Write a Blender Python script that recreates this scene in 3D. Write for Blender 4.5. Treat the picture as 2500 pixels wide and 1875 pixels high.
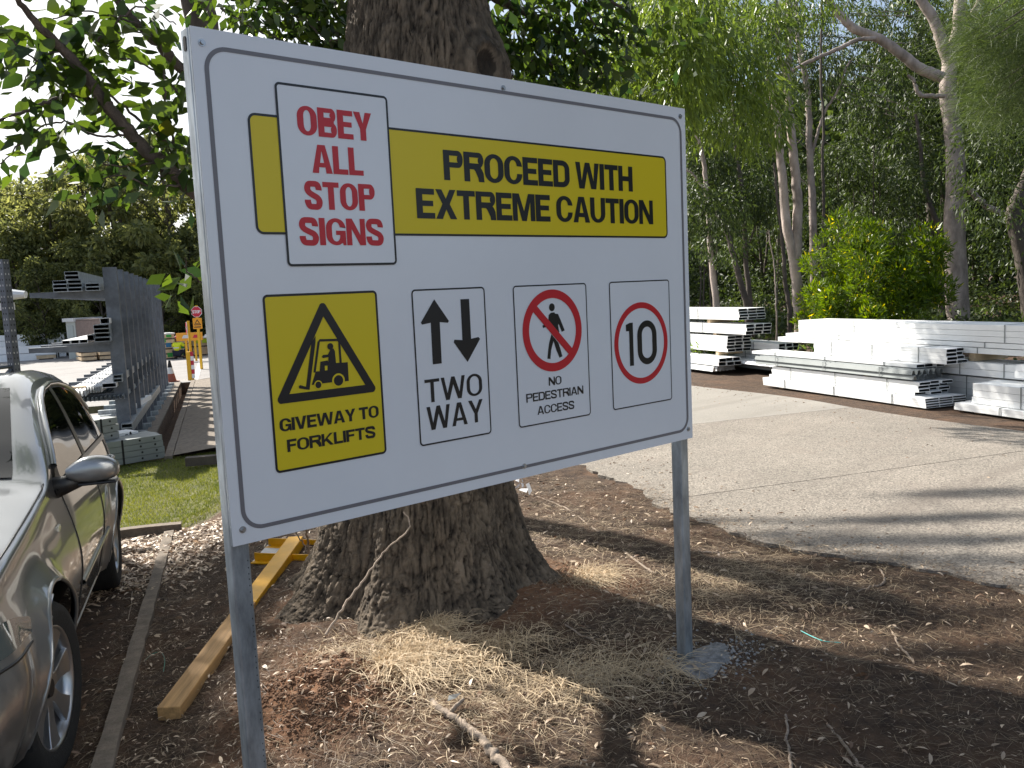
import bpy, bmesh, math, random
import numpy as np
from mathutils import Matrix, Vector
from mathutils.geometry import tessellate_polygon
for _o in list(bpy.data.objects): bpy.data.objects.remove(_o)
SC = bpy.context.scene
COL = SC.collection
random.seed(7)
RNG = np.random.default_rng(11)

# ------------------------------------------------------------------ camera
CAM = Vector((-0.8859, -2.1854, 1.6042))
RIGHT = Vector((0.7508, -0.6590, -0.0464)).normalized()
FWD = Vector((0.65184, 0.75080, -0.10679)).normalized()
UP = RIGHT.cross(FWD).normalized()
RIGHT = FWD.cross(UP).normalized()
cd = bpy.data.cameras.new('camera'); cam = bpy.data.objects.new('camera', cd); COL.objects.link(cam)
cd.sensor_width = 36.0; cd.lens = 36.0*2090/2500; cd.clip_start = 0.05; cd.clip_end = 2000
cam.matrix_world = Matrix(((RIGHT.x, UP.x, -FWD.x, CAM.x), (RIGHT.y, UP.y, -FWD.y, CAM.y), (RIGHT.z, UP.z, -FWD.z, CAM.z), (0, 0, 0, 1)))
SC.camera = cam

# ------------------------------------------------------------------ light
SUN_EL = math.radians(38.0)
SUN_H = Vector((-0.06, 0.998, 0)).normalized()          # horizontal direction towards the sun
w = bpy.data.worlds.new('World'); SC.world = w; w.use_nodes = True
nt = w.node_tree; nt.nodes.clear()
sky = nt.nodes.new('ShaderNodeTexSky'); sky.sky_type = 'NISHITA'; sky.sun_disc = False
sky.sun_elevation = SUN_EL; sky.sun_rotation = math.atan2(SUN_H.x, SUN_H.y)
sky.air_density = 1.0; sky.dust_density = 2.0; sky.ozone_density = 1.0
bg = nt.nodes.new('ShaderNodeBackground'); bg.inputs[1].default_value = 0.074
wo = nt.nodes.new('ShaderNodeOutputWorld')
# thin bright cloud veil over the sky
tc = nt.nodes.new('ShaderNodeTexCoord'); mp = nt.nodes.new('ShaderNodeMapping'); mp.inputs['Scale'].default_value = (1.2, 1.2, 3.0)
cn = nt.nodes.new('ShaderNodeTexNoise'); cn.inputs['Scale'].default_value = 1.6; cn.inputs['Detail'].default_value = 6
cr = nt.nodes.new('ShaderNodeMapRange'); cr.inputs[1].default_value = 0.36; cr.inputs[2].default_value = 0.66; cr.inputs[3].default_value = 0.0; cr.inputs[4].default_value = 0.6
mx = nt.nodes.new('ShaderNodeMix'); mx.data_type = 'RGBA'; mx.inputs[7].default_value = (5.6, 5.9, 6.3, 1)
L = nt.links.new
# the veil is far brighter on the sun's side
vd = nt.nodes.new('ShaderNodeVectorMath'); vd.operation = 'DOT_PRODUCT'; vd.inputs[1].default_value = (SUN_H.x*math.cos(SUN_EL), SUN_H.y*math.cos(SUN_EL), math.sin(SUN_EL))
L(tc.outputs['Generated'], vd.inputs[0])
ar = nt.nodes.new('ShaderNodeMapRange'); ar.interpolation_type = 'SMOOTHSTEP'; ar.inputs[1].default_value = .58; ar.inputs[2].default_value = .95; ar.inputs[3].default_value = 0; ar.inputs[4].default_value = 1; L(vd.outputs['Value'], ar.inputs[0])
vc = nt.nodes.new('ShaderNodeMix'); vc.data_type = 'RGBA'; vc.inputs[6].default_value = (5.6, 6.3, 7.6, 1); vc.inputs[7].default_value = (9.5, 9.5, 9.3, 1); L(ar.outputs[0], vc.inputs[0])
vf = nt.nodes.new('ShaderNodeMath'); vf.operation = 'MAXIMUM'; L(ar.outputs[0], vf.inputs[1])
L(tc.outputs['Generated'], mp.inputs[0]); L(mp.outputs[0], cn.inputs[0]); L(cn.outputs[0], cr.inputs[0]); L(cr.outputs[0], vf.inputs[0]); L(vf.outputs[0], mx.inputs[0]); L(vc.outputs[2], mx.inputs[7])
L(sky.outputs[0], mx.inputs[6]); L(mx.outputs[2], bg.inputs[0]); L(bg.outputs[0], wo.inputs[0])
sd = bpy.data.lights.new('sun', 'SUN'); sd.energy = 5.0; sd.angle = math.radians(0.53); sd.color = (1.0, 0.945, 0.86)
sun = bpy.data.objects.new('sun', sd); COL.objects.link(sun)
sv = Vector((SUN_H.x*math.cos(SUN_EL), SUN_H.y*math.cos(SUN_EL), math.sin(SUN_EL)))
sun.rotation_euler = sv.to_track_quat('Z', 'Y').to_euler()
SC.view_settings.view_transform = 'Standard'; SC.view_settings.look = 'None'
SC.view_settings.exposure = 1.06; SC.view_settings.gamma = 1.0; SC.view_settings.use_curve_mapping = False
SC.cycles.max_bounces = 6; SC.cycles.diffuse_bounces = 3; SC.cycles.glossy_bounces = 3; SC.cycles.transmission_bounces = 4; SC.cycles.transparent_max_bounces = 4
SC.cycles.use_denoising = True; SC.cycles.sample_clamp_indirect = 6

# ------------------------------------------------------------------ road frame: s along the road, q across it
D2 = np.array([0.38, 0.925]); D2 /= np.linalg.norm(D2); Q2 = np.array([D2[1], -D2[0]])
def W2(s, q): return (s*D2[0]+q*Q2[0], s*D2[1]+q*Q2[1])
def sq(x, y): return x*D2[0]+y*D2[1], x*Q2[0]+y*Q2[1]
ROADROT = math.atan2(D2[1], D2[0])

# survey helpers: a sight line from the standpoint at photo coordinates (2500 x 1875)
def sight(x, y): return FWD + RIGHT*((x-1250)/2090.0) - UP*((y-937.5)/2090.0)
def at(x, y, D): return CAM + sight(x, y)*D
def onz(x, y, z=0.0):
    v = sight(x, y); return CAM + v*((z-CAM.z)/v.z)

# ------------------------------------------------------------------ noise
def _h(ix, iy, iz, seed):
    n = (ix*374761393 + iy*668265263 + iz*1274126177 + seed*974711) & 0x7fffffff
    n = ((n ^ (n >> 13))*1274126177) & 0x7fffffff
    n = (n ^ (n >> 16)) & 0xffff
    return n/65535.0
def noise3(x, y, z, seed=0):
    x = np.asarray(x, float); y = np.asarray(y, float)+0*x; z = np.asarray(z, float)+0*x
    xi = np.floor(x).astype(np.int64); yi = np.floor(y).astype(np.int64); zi = np.floor(z).astype(np.int64)
    fx, fy, fz = x-xi, y-yi, z-zi
    fx = fx*fx*(3-2*fx); fy = fy*fy*(3-2*fy); fz = fz*fz*(3-2*fz)
    r = 0
    for a in (0, 1):
        for b in (0, 1):
            for c in (0, 1):
                r = r + _h(xi+a, yi+b, zi+c, seed)*(fx if a else 1-fx)*(fy if b else 1-fy)*(fz if c else 1-fz)
    return r*2-1
def fbm(x, y, z=0.0, oct=4, seed=0):
    r, a, f = 0, 0.5, 1.0
    for k in range(oct):
        r = r + a*noise3(np.asarray(x)*f, np.asarray(y)*f, np.asarray(z)*f, seed+k); a *= .5; f *= 2.03
    return r
def sstep(a, b, v):
    t = np.clip((v-a)/(b-a), 0, 1); return t*t*(3-2*t)

# ------------------------------------------------------------------ terrain height
TREE = (1.62, 1.55)
DR0, DR1 = -1.02, -0.78       # drain, across
def height(x, y, fine=True):
    s, q = sq(np.asarray(x, float), np.asarray(y, float))
    left = np.clip(-0.075-0.045*(s-1.06), -0.30, 0.0)
    up = 0.0-0.04*sstep(6, 12, s)
    t = sstep(-0.50, 0.35, q)*(1-sstep(5.5, 9, s)) + sstep(-0.6, 2.6, q)*sstep(5.5, 9, s)
    z = left*(1-t)+up*t
    yard = sstep(19.5, 21.5, s)*(1-sstep(4, 7, q)); z = z*(1-yard) - 0.30*yard
    r = np.hypot(np.asarray(x)-TREE[0], np.asarray(y)-TREE[1])
    z = z+0.13*np.exp(-(r/0.95)**2)
    xm, ym = 0.66, 0.83
    z = z+0.09*np.exp(-(((x-xm)/0.26)**2+((y-ym)/0.24)**2))
    z = z+0.35*sstep(9.5, 16, q)
    soft = (1-sstep(2.9, 3.3, q-0.35*np.exp(-((s-0.2)/1.4)**2)))*sstep(-0.62, -0.45, q)*(1-sstep(5.5, 8, s))
    if fine:
        z = z + soft*(0.035*fbm(x*1.7, y*1.7, 0, 3, 5)+0.018*fbm(x*9, y*9, 0, 3, 9))
        mm = np.exp(-(((x-xm)/0.30)**2+((y-ym)/0.28)**2))
        z = z + mm*0.055*fbm(x*16, y*16, 0, 4, 21)
    # drain trench
    tr = (q > DR0) & (q < DR1) & (s > 9.2) & (s < 20.8)
    z = np.where(tr, z-0.28, z)
    return z
def hz(x, y): return float(height(np.array([x]), np.array([y]))[0])

# ------------------------------------------------------------------ mesh helpers
def np_mesh(name, V, F, mat=None, smooth=False, tint=None, mats=None, mi=None):
    V = np.asarray(V, np.float32); F = np.asarray(F, np.int32)
    me = bpy.data.meshes.new(name)
    me.vertices.add(len(V)); me.vertices.foreach_set('co', V.ravel())
    k = F.shape[1]
    me.loops.add(F.size); me.loops.foreach_set('vertex_index', F.ravel())
    me.polygons.add(len(F)); me.polygons.foreach_set('loop_start', np.arange(len(F), dtype=np.int32)*k)
    me.polygons.foreach_set('loop_total', np.full(len(F), k, np.int32))
    if smooth: me.polygons.foreach_set('use_smooth', np.ones(len(F), bool))
    if mat: me.materials.append(mat)
    if tint is not None:
        a = me.attributes.new('tint', 'FLOAT', 'FACE'); a.data.foreach_set('value', np.asarray(tint, np.float32))
    me.update(calc_edges=True); me.validate()
    return me
def add(name, me, parent=None, loc=None):
    o = bpy.data.objects.new(name, me); COL.objects.link(o)
    if parent is not None: o.parent = parent
    if loc is not None: o.location = loc
    return o
def tag(o, label=None, cat=None, group=None, kind=None):
    if label: o['label'] = label
    if cat: o['category'] = cat
    if group: o['group'] = group
    if kind: o['kind'] = kind
    return o
def empty(name, loc, label, cat, group=None, rz=0.0):
    o = bpy.data.objects.new(name, None); COL.objects.link(o); o.location = loc; o.rotation_euler = (0, 0, rz); o.empty_display_size = 0.1
    return tag(o, label, cat, group)
class MB:
    """collects polygons for one mesh"""
    def __init__(s): s.v = []; s.f = []
    def face(s, pts):
        n = len(s.v); s.v += [tuple(p) for p in pts]; s.f.append(tuple(range(n, n+len(pts))))
    def raw(s, V, F):
        n = len(s.v); s.v += [tuple(p) for p in V]; s.f += [tuple(int(i)+n for i in f) for f in F]
    def box(s, x0, x1, y0, y1, z0, z1):
        V = [(x, y, z) for x in (x0, x1) for y in (y0, y1) for z in (z0, z1)]
        s.raw(V, [(0, 1, 3, 2), (4, 6, 7, 5), (0, 4, 5, 1), (2, 3, 7, 6), (0, 2, 6, 4), (1, 5, 7, 3)])
    def obox(s, c, X, Y, Z, hx, hy, hz_):
        c = Vector(c); X = Vector(X).normalized(); Y = Vector(Y).normalized(); Z = Vector(Z).normalized()
        V = [c+X*(a*hx)+Y*(b*hy)+Z*(d*hz_) for a in (-1, 1) for b in (-1, 1) for d in (-1, 1)]
        s.raw(V, [(0, 1, 3, 2), (4, 6, 7, 5), (0, 4, 5, 1), (2, 3, 7, 6), (0, 2, 6, 4), (1, 5, 7, 3)])
    def prism(s, poly, y0, y1):          # polygon in x,z extruded along y
        n = len(poly); a = [(x, y0, z) for x, z in poly]; b = [(x, y1, z) for x, z in poly]
        s.raw(a+b, [tuple(range(n)), tuple(range(2*n-1, n-1, -1))]+[(i, i+n, (i+1) % n+n, (i+1) % n) for i in range(n)])
    def cyl(s, p0, p1, r0, r1=None, n=12, cap=True):
        r1 = r0 if r1 is None else r1; V, F = tube_np([p0, p1], [r0, r1], n); s.raw(V, F)
        if cap: m = len(s.v)-2*n; s.f.append(tuple(range(m+n-1, m-1, -1))); s.f.append(tuple(range(m+n, m+2*n)))
    def build(s, name, mat, parent=None, smooth=False, loc=None, bevel=0.0, merge=False):
        me = bpy.data.meshes.new(name); me.from_pydata(s.v, [], s.f); 
        if mat: me.materials.append(mat)
        if merge or bevel:
            bm = bmesh.new(); bm.from_mesh(me)
            if merge: bmesh.ops.remove_doubles(bm, verts=bm.verts, dist=1e-5)
            bmesh.ops.recalc_face_normals(bm, faces=bm.faces)
            if bevel: bmesh.ops.bevel(bm, geom=[e for e in bm.edges if len(e.link_faces) == 2 and e.calc_face_angle(0) > .6], offset=bevel, segments=2, affect='EDGES', profile=.5)
            bm.to_mesh(me); bm.free()
        if smooth:
            me.polygons.foreach_set('use_smooth', np.ones(len(me.polygons), bool))
        me.update()
        return add(name, me, parent, loc)
def tube_np(pts, rad, n=8, twist=0.0):
    P = np.array([tuple(p) for p in pts], float); R = np.asarray(rad, float)
    T = np.gradient(P, axis=0); T /= np.linalg.norm(T, axis=1)[:, None]+1e-9
    ref = np.array([0, 0, 1.0]) if abs(T[:, 2]).mean() < .8 else np.array([1.0, 0, 0])
    A = np.cross(T, ref); A /= np.linalg.norm(A, axis=1)[:, None]+1e-9; B = np.cross(T, A)
    an = np.arange(n)*2*math.pi/n
    V = P[:, None]+R[:, None, None]*(np.cos(an)[None, :, None]*A[:, None]+np.sin(an)[None, :, None]*B[:, None])
    m = len(P); i = np.arange(m-1)[:, None]*n; j = np.arange(n)[None]; j2 = (j+1) % n
    F = np.stack([i+j, i+j2, i+n+j2, i+n+j], -1).reshape(-1, 4)
    return V.reshape(-1, 3), F
def smooth_path(pts, k=6):
    P = np.array([tuple(p) for p in pts], float)
    if len(P) < 3: return P
    out = []; Q = np.vstack([2*P[0]-P[1], P, 2*P[-1]-P[-2]])
    for i in range(1, len(Q)-2):
        for t in np.arange(k)/k:
            a, b, c, d = Q[i-1], Q[i], Q[i+1], Q[i+2]
            out.append(.5*((2*b)+(c-a)*t+(2*a-5*b+4*c-d)*t*t+(3*b-a-3*c+d)*t**3))
    out.append(Q[-2]); return np.array(out)
def join_np(parts):
    V = []; F = []; n = 0
    for v, f in parts: V.append(v); F.append(np.asarray(f)+n); n += len(v)
    return np.vstack(V), np.vstack(F)

# ------------------------------------------------------------------ materials
def mat(name, col, rough=.7, metal=0.0, var=0.0, vscale=8.0, bump=0.0, bscale=40.0, col2=None, spec=0.5, coat=0.0, stretch=None, detail=5):
    m = bpy.data.materials.new(name); m.use_nodes = True; n = m.node_tree; b = n.nodes['Principled BSDF']
    b.inputs['Roughness'].default_value = rough; b.inputs['Metallic'].default_value = metal
    b.inputs['Specular IOR Level'].default_value = spec; b.inputs['Coat Weight'].default_value = coat; b.inputs['Coat Roughness'].default_value = .04
    b.inputs['Base Color'].default_value = (*col, 1)
    tc = n.nodes.new('ShaderNodeTexCoord'); src = tc.outputs['Object']
    if stretch:
        mp = n.nodes.new('ShaderNodeMapping'); mp.inputs['Scale'].default_value = stretch; n.links.new(src, mp.inputs[0]); src = mp.outputs[0]
    if var or col2:
        no = n.nodes.new('ShaderNodeTexNoise'); no.inputs['Scale'].default_value = vscale; no.inputs['Detail'].default_value = detail; no.inputs['Roughness'].default_value = .65
        n.links.new(src, no.inputs[0])
        cr = n.nodes.new('ShaderNodeValToRGB'); cr.color_ramp.elements[0].position = .3; cr.color_ramp.elements[1].position = .7
        c2 = col2 or tuple(min(1, c*(1+var)) for c in col); c1 = tuple(c*(1-var) for c in col)
        cr.color_ramp.elements[0].color = (*c1, 1); cr.color_ramp.elements[1].color = (*c2, 1)
        n.links.new(no.outputs[0], cr.inputs[0]); n.links.new(cr.outputs[0], b.inputs['Base Color'])
    if bump:
        nb = n.nodes.new('ShaderNodeTexNoise'); nb.inputs['Scale'].default_value = bscale; nb.inputs['Detail'].default_value = 6; nb.inputs['Roughness'].default_value = .7
        n.links.new(src, nb.inputs[0]); bp = n.nodes.new('ShaderNodeBump'); bp.inputs['Strength'].default_value = bump; bp.inputs['Distance'].default_value = .02
        n.links.new(nb.outputs[0], bp.inputs['Height']); n.links.new(bp.outputs[0], b.inputs['Normal'])
    return m
def leafmat(name, c1, c2, trans=.35, rough=.45, c3=None, spec=.5):
    """leaf: colour from the per-leaf tint, light passes through"""
    m = bpy.data.materials.new(name); m.use_nodes = True; n = m.node_tree; n.nodes.clear()
    at_ = n.nodes.new('ShaderNodeAttribute'); at_.attribute_name = 'tint'
    oi = n.nodes.new('ShaderNodeObjectInfo')
    ad = n.nodes.new('ShaderNodeMath'); ad.operation = 'ADD'; n.links.new(at_.outputs['Fac'], ad.inputs[0])
    mr = n.nodes.new('ShaderNodeMapRange'); mr.inputs[3].default_value = -.12; mr.inputs[4].default_value = .12
    n.links.new(oi.outputs['Random'], mr.inputs[0]); n.links.new(mr.outputs[0], ad.inputs[1])
    cr = n.nodes.new('ShaderNodeValToRGB'); e = cr.color_ramp.elements; e[0].color = (*c1, 1); e[1].color = (*c2, 1); e[0].position = 0; e[1].position = .88
    if c3: x = e.new(.97); x.color = (*c3, 1)
    n.links.new(ad.outputs[0], cr.inputs[0])
    b = n.nodes.new('ShaderNodeBsdfPrincipled'); b.inputs['Roughness'].default_value = rough; b.inputs['Specular IOR Level'].default_value = spec
    t = n.nodes.new('ShaderNodeBsdfTranslucent'); mx = n.nodes.new('ShaderNodeMixShader'); mx.inputs[0].default_value = trans
    hs = n.nodes.new('ShaderNodeHueSaturation'); hs.inputs['Saturation'].default_value = 1.15; hs.inputs['Value'].default_value = 1.5; hs.inputs['Hue'].default_value = .485
    n.links.new(cr.outputs[0], b.inputs['Base Color']); n.links.new(cr.outputs[0], hs.inputs['Color']); n.links.new(hs.outputs[0], t.inputs['Color'])
    o = n.nodes.new('ShaderNodeOutputMaterial'); n.links.new(b.outputs[0], mx.inputs[1]); n.links.new(t.outputs[0], mx.inputs[2]); n.links.new(mx.outputs[0], o.inputs[0])
    return m
M = {}
M['white'] = mat('sign_white', (.85, .865, .88), .2, var=.03, vscale=1.4, spec=.6, bump=.012, bscale=90)
M['grey'] = mat('sign_grey', (.20, .19, .20), .35)
M['black'] = mat('sign_black', (.012, .012, .014), .3)
M['red'] = mat('sign_red', (.62, .018, .03), .32)
M['yellow'] = mat('sign_yellow', (.80, .62, .012), .32)
M['zinc'] = mat('galvanised_steel', (.36, .40, .43), .36, .55, var=.42, vscale=22, bump=.08, bscale=60, stretch=(1, 1, .3))
M['zincd'] = mat('galvanised_steel_dark', (.15, .165, .19), .5, .5, var=.3, vscale=6, bump=.05)
M['zincb'] = mat('bright_galvanised_steel', (.88, .89, .89), .45, .0, var=.05, vscale=3)
M['zincg'] = mat('dull_galvanised_steel', (.27, .29, .29), .45, .3, var=.1, vscale=3)
M['inner'] = mat('painted_shade_inside', (.04, .045, .05), .6)  # near-black colour stands in for the shade inside open section ends
M['bolt'] = mat('bolt_steel', (.45, .46, .47), .3, .9)
M['bark'] = None
M['concrete'] = mat('old_concrete', (.20, .165, .13), .95, var=.3, vscale=14, bump=.5, bscale=60)
M['timber'] = mat('raw_timber', (.47, .275, .11), .7, var=.35, vscale=5, bump=.25, bscale=30, stretch=(.35, 7, 7))
M['ypaint'] = mat('yellow_paint', (.78, .40, .008), .35, var=.12, vscale=8, bump=.08)
M['timberp'] = mat('packed_timber', (.66, .50, .32), .8, var=.25, vscale=4)
M['offwhite'] = mat('white_sheet', (.66, .66, .65), .5, var=.1)
M['dark'] = mat('dark_rubber', (.012, .012, .013), .75)
M['twig'] = mat('dry_wood', (.33, .26, .2), .85, var=.4, vscale=25, bump=.5, bscale=90)
M['branch'] = mat('limb_bark', (.11, .085, .07), .9, var=.45, vscale=14, bump=.7, bscale=60)
M['eubark'] = mat('smooth_gum_bark', (.37, .30, .26), .8, var=.5, vscale=4.5, bump=.5, bscale=16, stretch=(1, 1, .45))
M['darkbark'] = mat('dark_forest_bark', (.105, .085, .07), .9, var=.45, vscale=5, bump=.5, bscale=25, stretch=(1, 1, .4))
M['leaf_main'] = leafmat('broad_leaf', (.02, .045, .013), (.085, .135, .025), .5, .33, c3=(.34, .20, .02))
M['leaf_gum'] = leafmat('gum_leaf', (.045, .085, .018), (.20, .28, .06), .45, .4)
M['leaf_dark'] = leafmat('forest_leaf', (.018, .034, .011), (.085, .125, .032), .35, .5)
M['leaf_wall'] = leafmat('far_leaf', (.05, .07, .025), (.26, .28, .10), .5, .6)
M['leaf_bush'] = leafmat('wattle_leaf', (.05, .10, .012), (.21, .31, .022), .45, .4, c3=(.75, .66, .03))
M['needle'] = leafmat('she_oak_needle', (.035, .06, .018), (.105, .15, .04), .35, .55)
M['grass'] = leafmat('lawn_grass', (.08, .12, .02), (.26, .28, .06), .3, .6)
M['straw'] = leafmat('dry_needles', (.07, .04, .022), (.60, .47, .30), .15, .65)
M['litter'] = leafmat('dead_leaf', (.13, .065, .03), (.66, .52, .37), .1, .5)
M['clod'] = mat('red_clay_soil', (.19, .105, .06), .95, var=.45, vscale=30, bump=.6, bscale=90)

# bark of the big tree
def barkmat():
    m = mat('rough_bark', (.11, .088, .066), .92, var=.5, vscale=16, bump=.0, stretch=(1, 1, .3))
    n = m.node_tree; b = n.nodes['Principled BSDF']; tc = n.nodes['Texture Coordinate']
    mp = n.nodes.new('ShaderNodeMapping'); mp.inputs['Scale'].default_value = (1, 1, .28); n.links.new(tc.outputs['Object'], mp.inputs[0])
    v = n.nodes.new('ShaderNodeTexNoise'); v.inputs['Scale'].default_value = 55; v.inputs['Detail'].default_value = 7; v.inputs['Roughness'].default_value = .75
    n.links.new(mp.outputs[0], v.inputs[0]); bp = n.nodes.new('ShaderNodeBump'); bp.inputs['Strength'].default_value = 1.0; bp.inputs['Distance'].default_value = .035
    n.links.new(v.outputs[0], bp.inputs['Height']); n.links.new(bp.outputs[0], b.inputs['Normal'])
    # bark colour is darker in crevices, lighter on ridges: the mesh stores the depth
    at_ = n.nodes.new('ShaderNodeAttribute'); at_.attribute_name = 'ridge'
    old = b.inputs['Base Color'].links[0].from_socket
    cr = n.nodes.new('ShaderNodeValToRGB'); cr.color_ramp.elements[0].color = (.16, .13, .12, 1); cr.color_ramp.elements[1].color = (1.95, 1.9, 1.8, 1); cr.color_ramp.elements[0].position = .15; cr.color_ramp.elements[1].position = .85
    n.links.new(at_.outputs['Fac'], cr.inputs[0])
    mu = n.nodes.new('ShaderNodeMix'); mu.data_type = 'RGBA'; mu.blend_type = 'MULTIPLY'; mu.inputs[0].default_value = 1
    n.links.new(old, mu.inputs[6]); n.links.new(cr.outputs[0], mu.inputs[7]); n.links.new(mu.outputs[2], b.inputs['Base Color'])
    return m
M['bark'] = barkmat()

# ground: soil / lawn / clay kinds held by vertex attributes
def groundmat():
    m = bpy.data.materials.new('ground_soil'); m.use_nodes = True; n = m.node_tree; b = n.nodes['Principled BSDF']; b.inputs['Roughness'].default_value = .95
    tc = n.nodes.new('ShaderNodeTexCoord')
    def noise(sc, d=6, r=.7):
        x = n.nodes.new('ShaderNodeTexNoise'); x.inputs['Scale'].default_value = sc; x.inputs['Detail'].default_value = d; x.inputs['Roughness'].default_value = r; n.links.new(tc.outputs['Object'], x.inputs[0]); return x
    def ramp(src, a, c1, b_, c2):
        r = n.nodes.new('ShaderNodeValToRGB'); r.color_ramp.elements[0].position = a; r.color_ramp.elements[0].color = (*c1, 1); r.color_ramp.elements[1].position = b_; r.color_ramp.elements[1].color = (*c2, 1); n.links.new(src, r.inputs[0]); return r.outputs[0]
    def mixc(f, a, b_):
        x = n.nodes.new('ShaderNodeMix'); x.data_type = 'RGBA'; n.links.new(f, x.inputs[0]); n.links.new(a, x.inputs[6]); n.links.new(b_, x.inputs[7]); return x.outputs[2]
    def attr(nm): a = n.nodes.new('ShaderNodeAttribute'); a.attribute_name = nm; return a.outputs['Fac']
    soil = ramp(noise(14).outputs[0], .35, (.035, .019, .011), .7, (.125, .075, .042))
    clay = ramp(noise(20).outputs[0], .35, (.17, .075, .035), .7, (.33, .17, .085))
    lawn = ramp(noise(6).outputs[0], .35, (.09, .10, .03), .7, (.20, .19, .07))
    c = mixc(attr('clay'), soil, clay); c = mixc(attr('lawn'), c, lawn)
    n.links.new(c, b.inputs['Base Color'])
    bp = n.nodes.new('ShaderNodeBump'); bp.inputs['Strength'].default_value = .8; bp.inputs['Distance'].default_value = .03
    n.links.new(noise(45, 8, .75).outputs[0], bp.inputs['Height']); n.links.new(bp.outputs[0], b.inputs['Normal'])
    return m
M['ground'] = groundmat()
def pavemat(name, c1, c2, grit, stain=(.15, .13, .11), gscale=160):
    m = bpy.data.materials.new(name); m.use_nodes = True; n = m.node_tree; b = n.nodes['Principled BSDF']; b.inputs['Roughness'].default_value = .85
    tc = n.nodes.new('ShaderNodeTexCoord')
    def noise(sc, d, r): x = n.nodes.new('ShaderNodeTexNoise'); x.inputs['Scale'].default_value = sc; x.inputs['Detail'].default_value = d; x.inputs['Roughness'].default_value = r; n.links.new(tc.outputs['Object'], x.inputs[0]); return x.outputs[0]
    def ramp(src, els):
        r = n.nodes.new('ShaderNodeValToRGB'); e = r.color_ramp.elements; e[0].position, e[0].color = els[0][0], (*els[0][1], 1); e[1].position, e[1].color = els[-1][0], (*els[-1][1], 1)
        for p, c in els[1:-1]: x = e.new(p); x.color = (*c, 1)
        n.links.new(src, r.inputs[0]); return r.outputs[0]
    base = ramp(noise(.9, 5, .6), [(.3, c1), (.7, c2)])
    vo = n.nodes.new('ShaderNodeTexVoronoi'); vo.inputs['Scale'].default_value = gscale; n.links.new(tc.outputs['Object'], vo.inputs[0])
    sp = ramp(vo.outputs['Color'], [(.1, (1-grit,)*3), (.5, (1, 1, 1)), (.9, (1+grit,)*3)])
    mu = n.nodes.new('ShaderNodeMix'); mu.data_type = 'RGBA'; mu.blend_type = 'MULTIPLY'; mu.inputs[0].default_value = 1; n.links.new(base, mu.inputs[6]); n.links.new(sp, mu.inputs[7])
    st = ramp(noise(2.3, 7, .72), [(.52, (0, 0, 0)), (.75, (.55, .55, .55))])
    mx = n.nodes.new('ShaderNodeMix'); mx.data_type = 'RGBA'; mx.inputs[7].default_value = (*stain, 1); n.links.new(st, mx.inputs[0]); n.links.new(mu.outputs[2], mx.inputs[6])
    mp2 = n.nodes.new('ShaderNodeMapping'); mp2.inputs['Rotation'].default_value = (0, 0, -ROADROT); mp2.inputs['Scale'].default_value = (.12, 2.6, 1); n.links.new(tc.outputs['Object'], mp2.inputs[0])
    tn = n.nodes.new('ShaderNodeTexNoise'); tn.inputs['Scale'].default_value = 1.3; tn.inputs['Detail'].default_value = 5; n.links.new(mp2.outputs[0], tn.inputs[0])
    tr = ramp(tn.outputs[0], [(.50, (0, 0, 0)), (.68, (.42, .42, .42))])
    mx3 = n.nodes.new('ShaderNodeMix'); mx3.data_type = 'RGBA'; mx3.inputs[7].default_value = (stain[0]*.65, stain[1]*.65, stain[2]*.65, 1); n.links.new(tr, mx3.inputs[0]); n.links.new(mx.outputs[2], mx3.inputs[6])
    n.links.new(mx3.outputs[2], b.inputs['Base Color'])
    bp = n.nodes.new('ShaderNodeBump'); bp.inputs['Strength'].default_value = .5; bp.inputs['Distance'].default_value = .006; n.links.new(vo.outputs['Distance'], bp.inputs['Height']); n.links.new(bp.outputs[0], b.inputs['Normal'])
    return m
M['road'] = pavemat('exposed_aggregate_concrete', (.20, .177, .148), (.27, .237, .198), .5, (.24, .2, .165), 95)
M['roadpale'] = pavemat('smooth_concrete', (.26, .24, .21), (.31, .285, .25), .12, (.30, .27, .23), 95)
M['yard'] = pavemat('yard_concrete', (.21, .198, .19), (.28, .265, .255), .1, (.22, .2, .19), 60)

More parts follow.
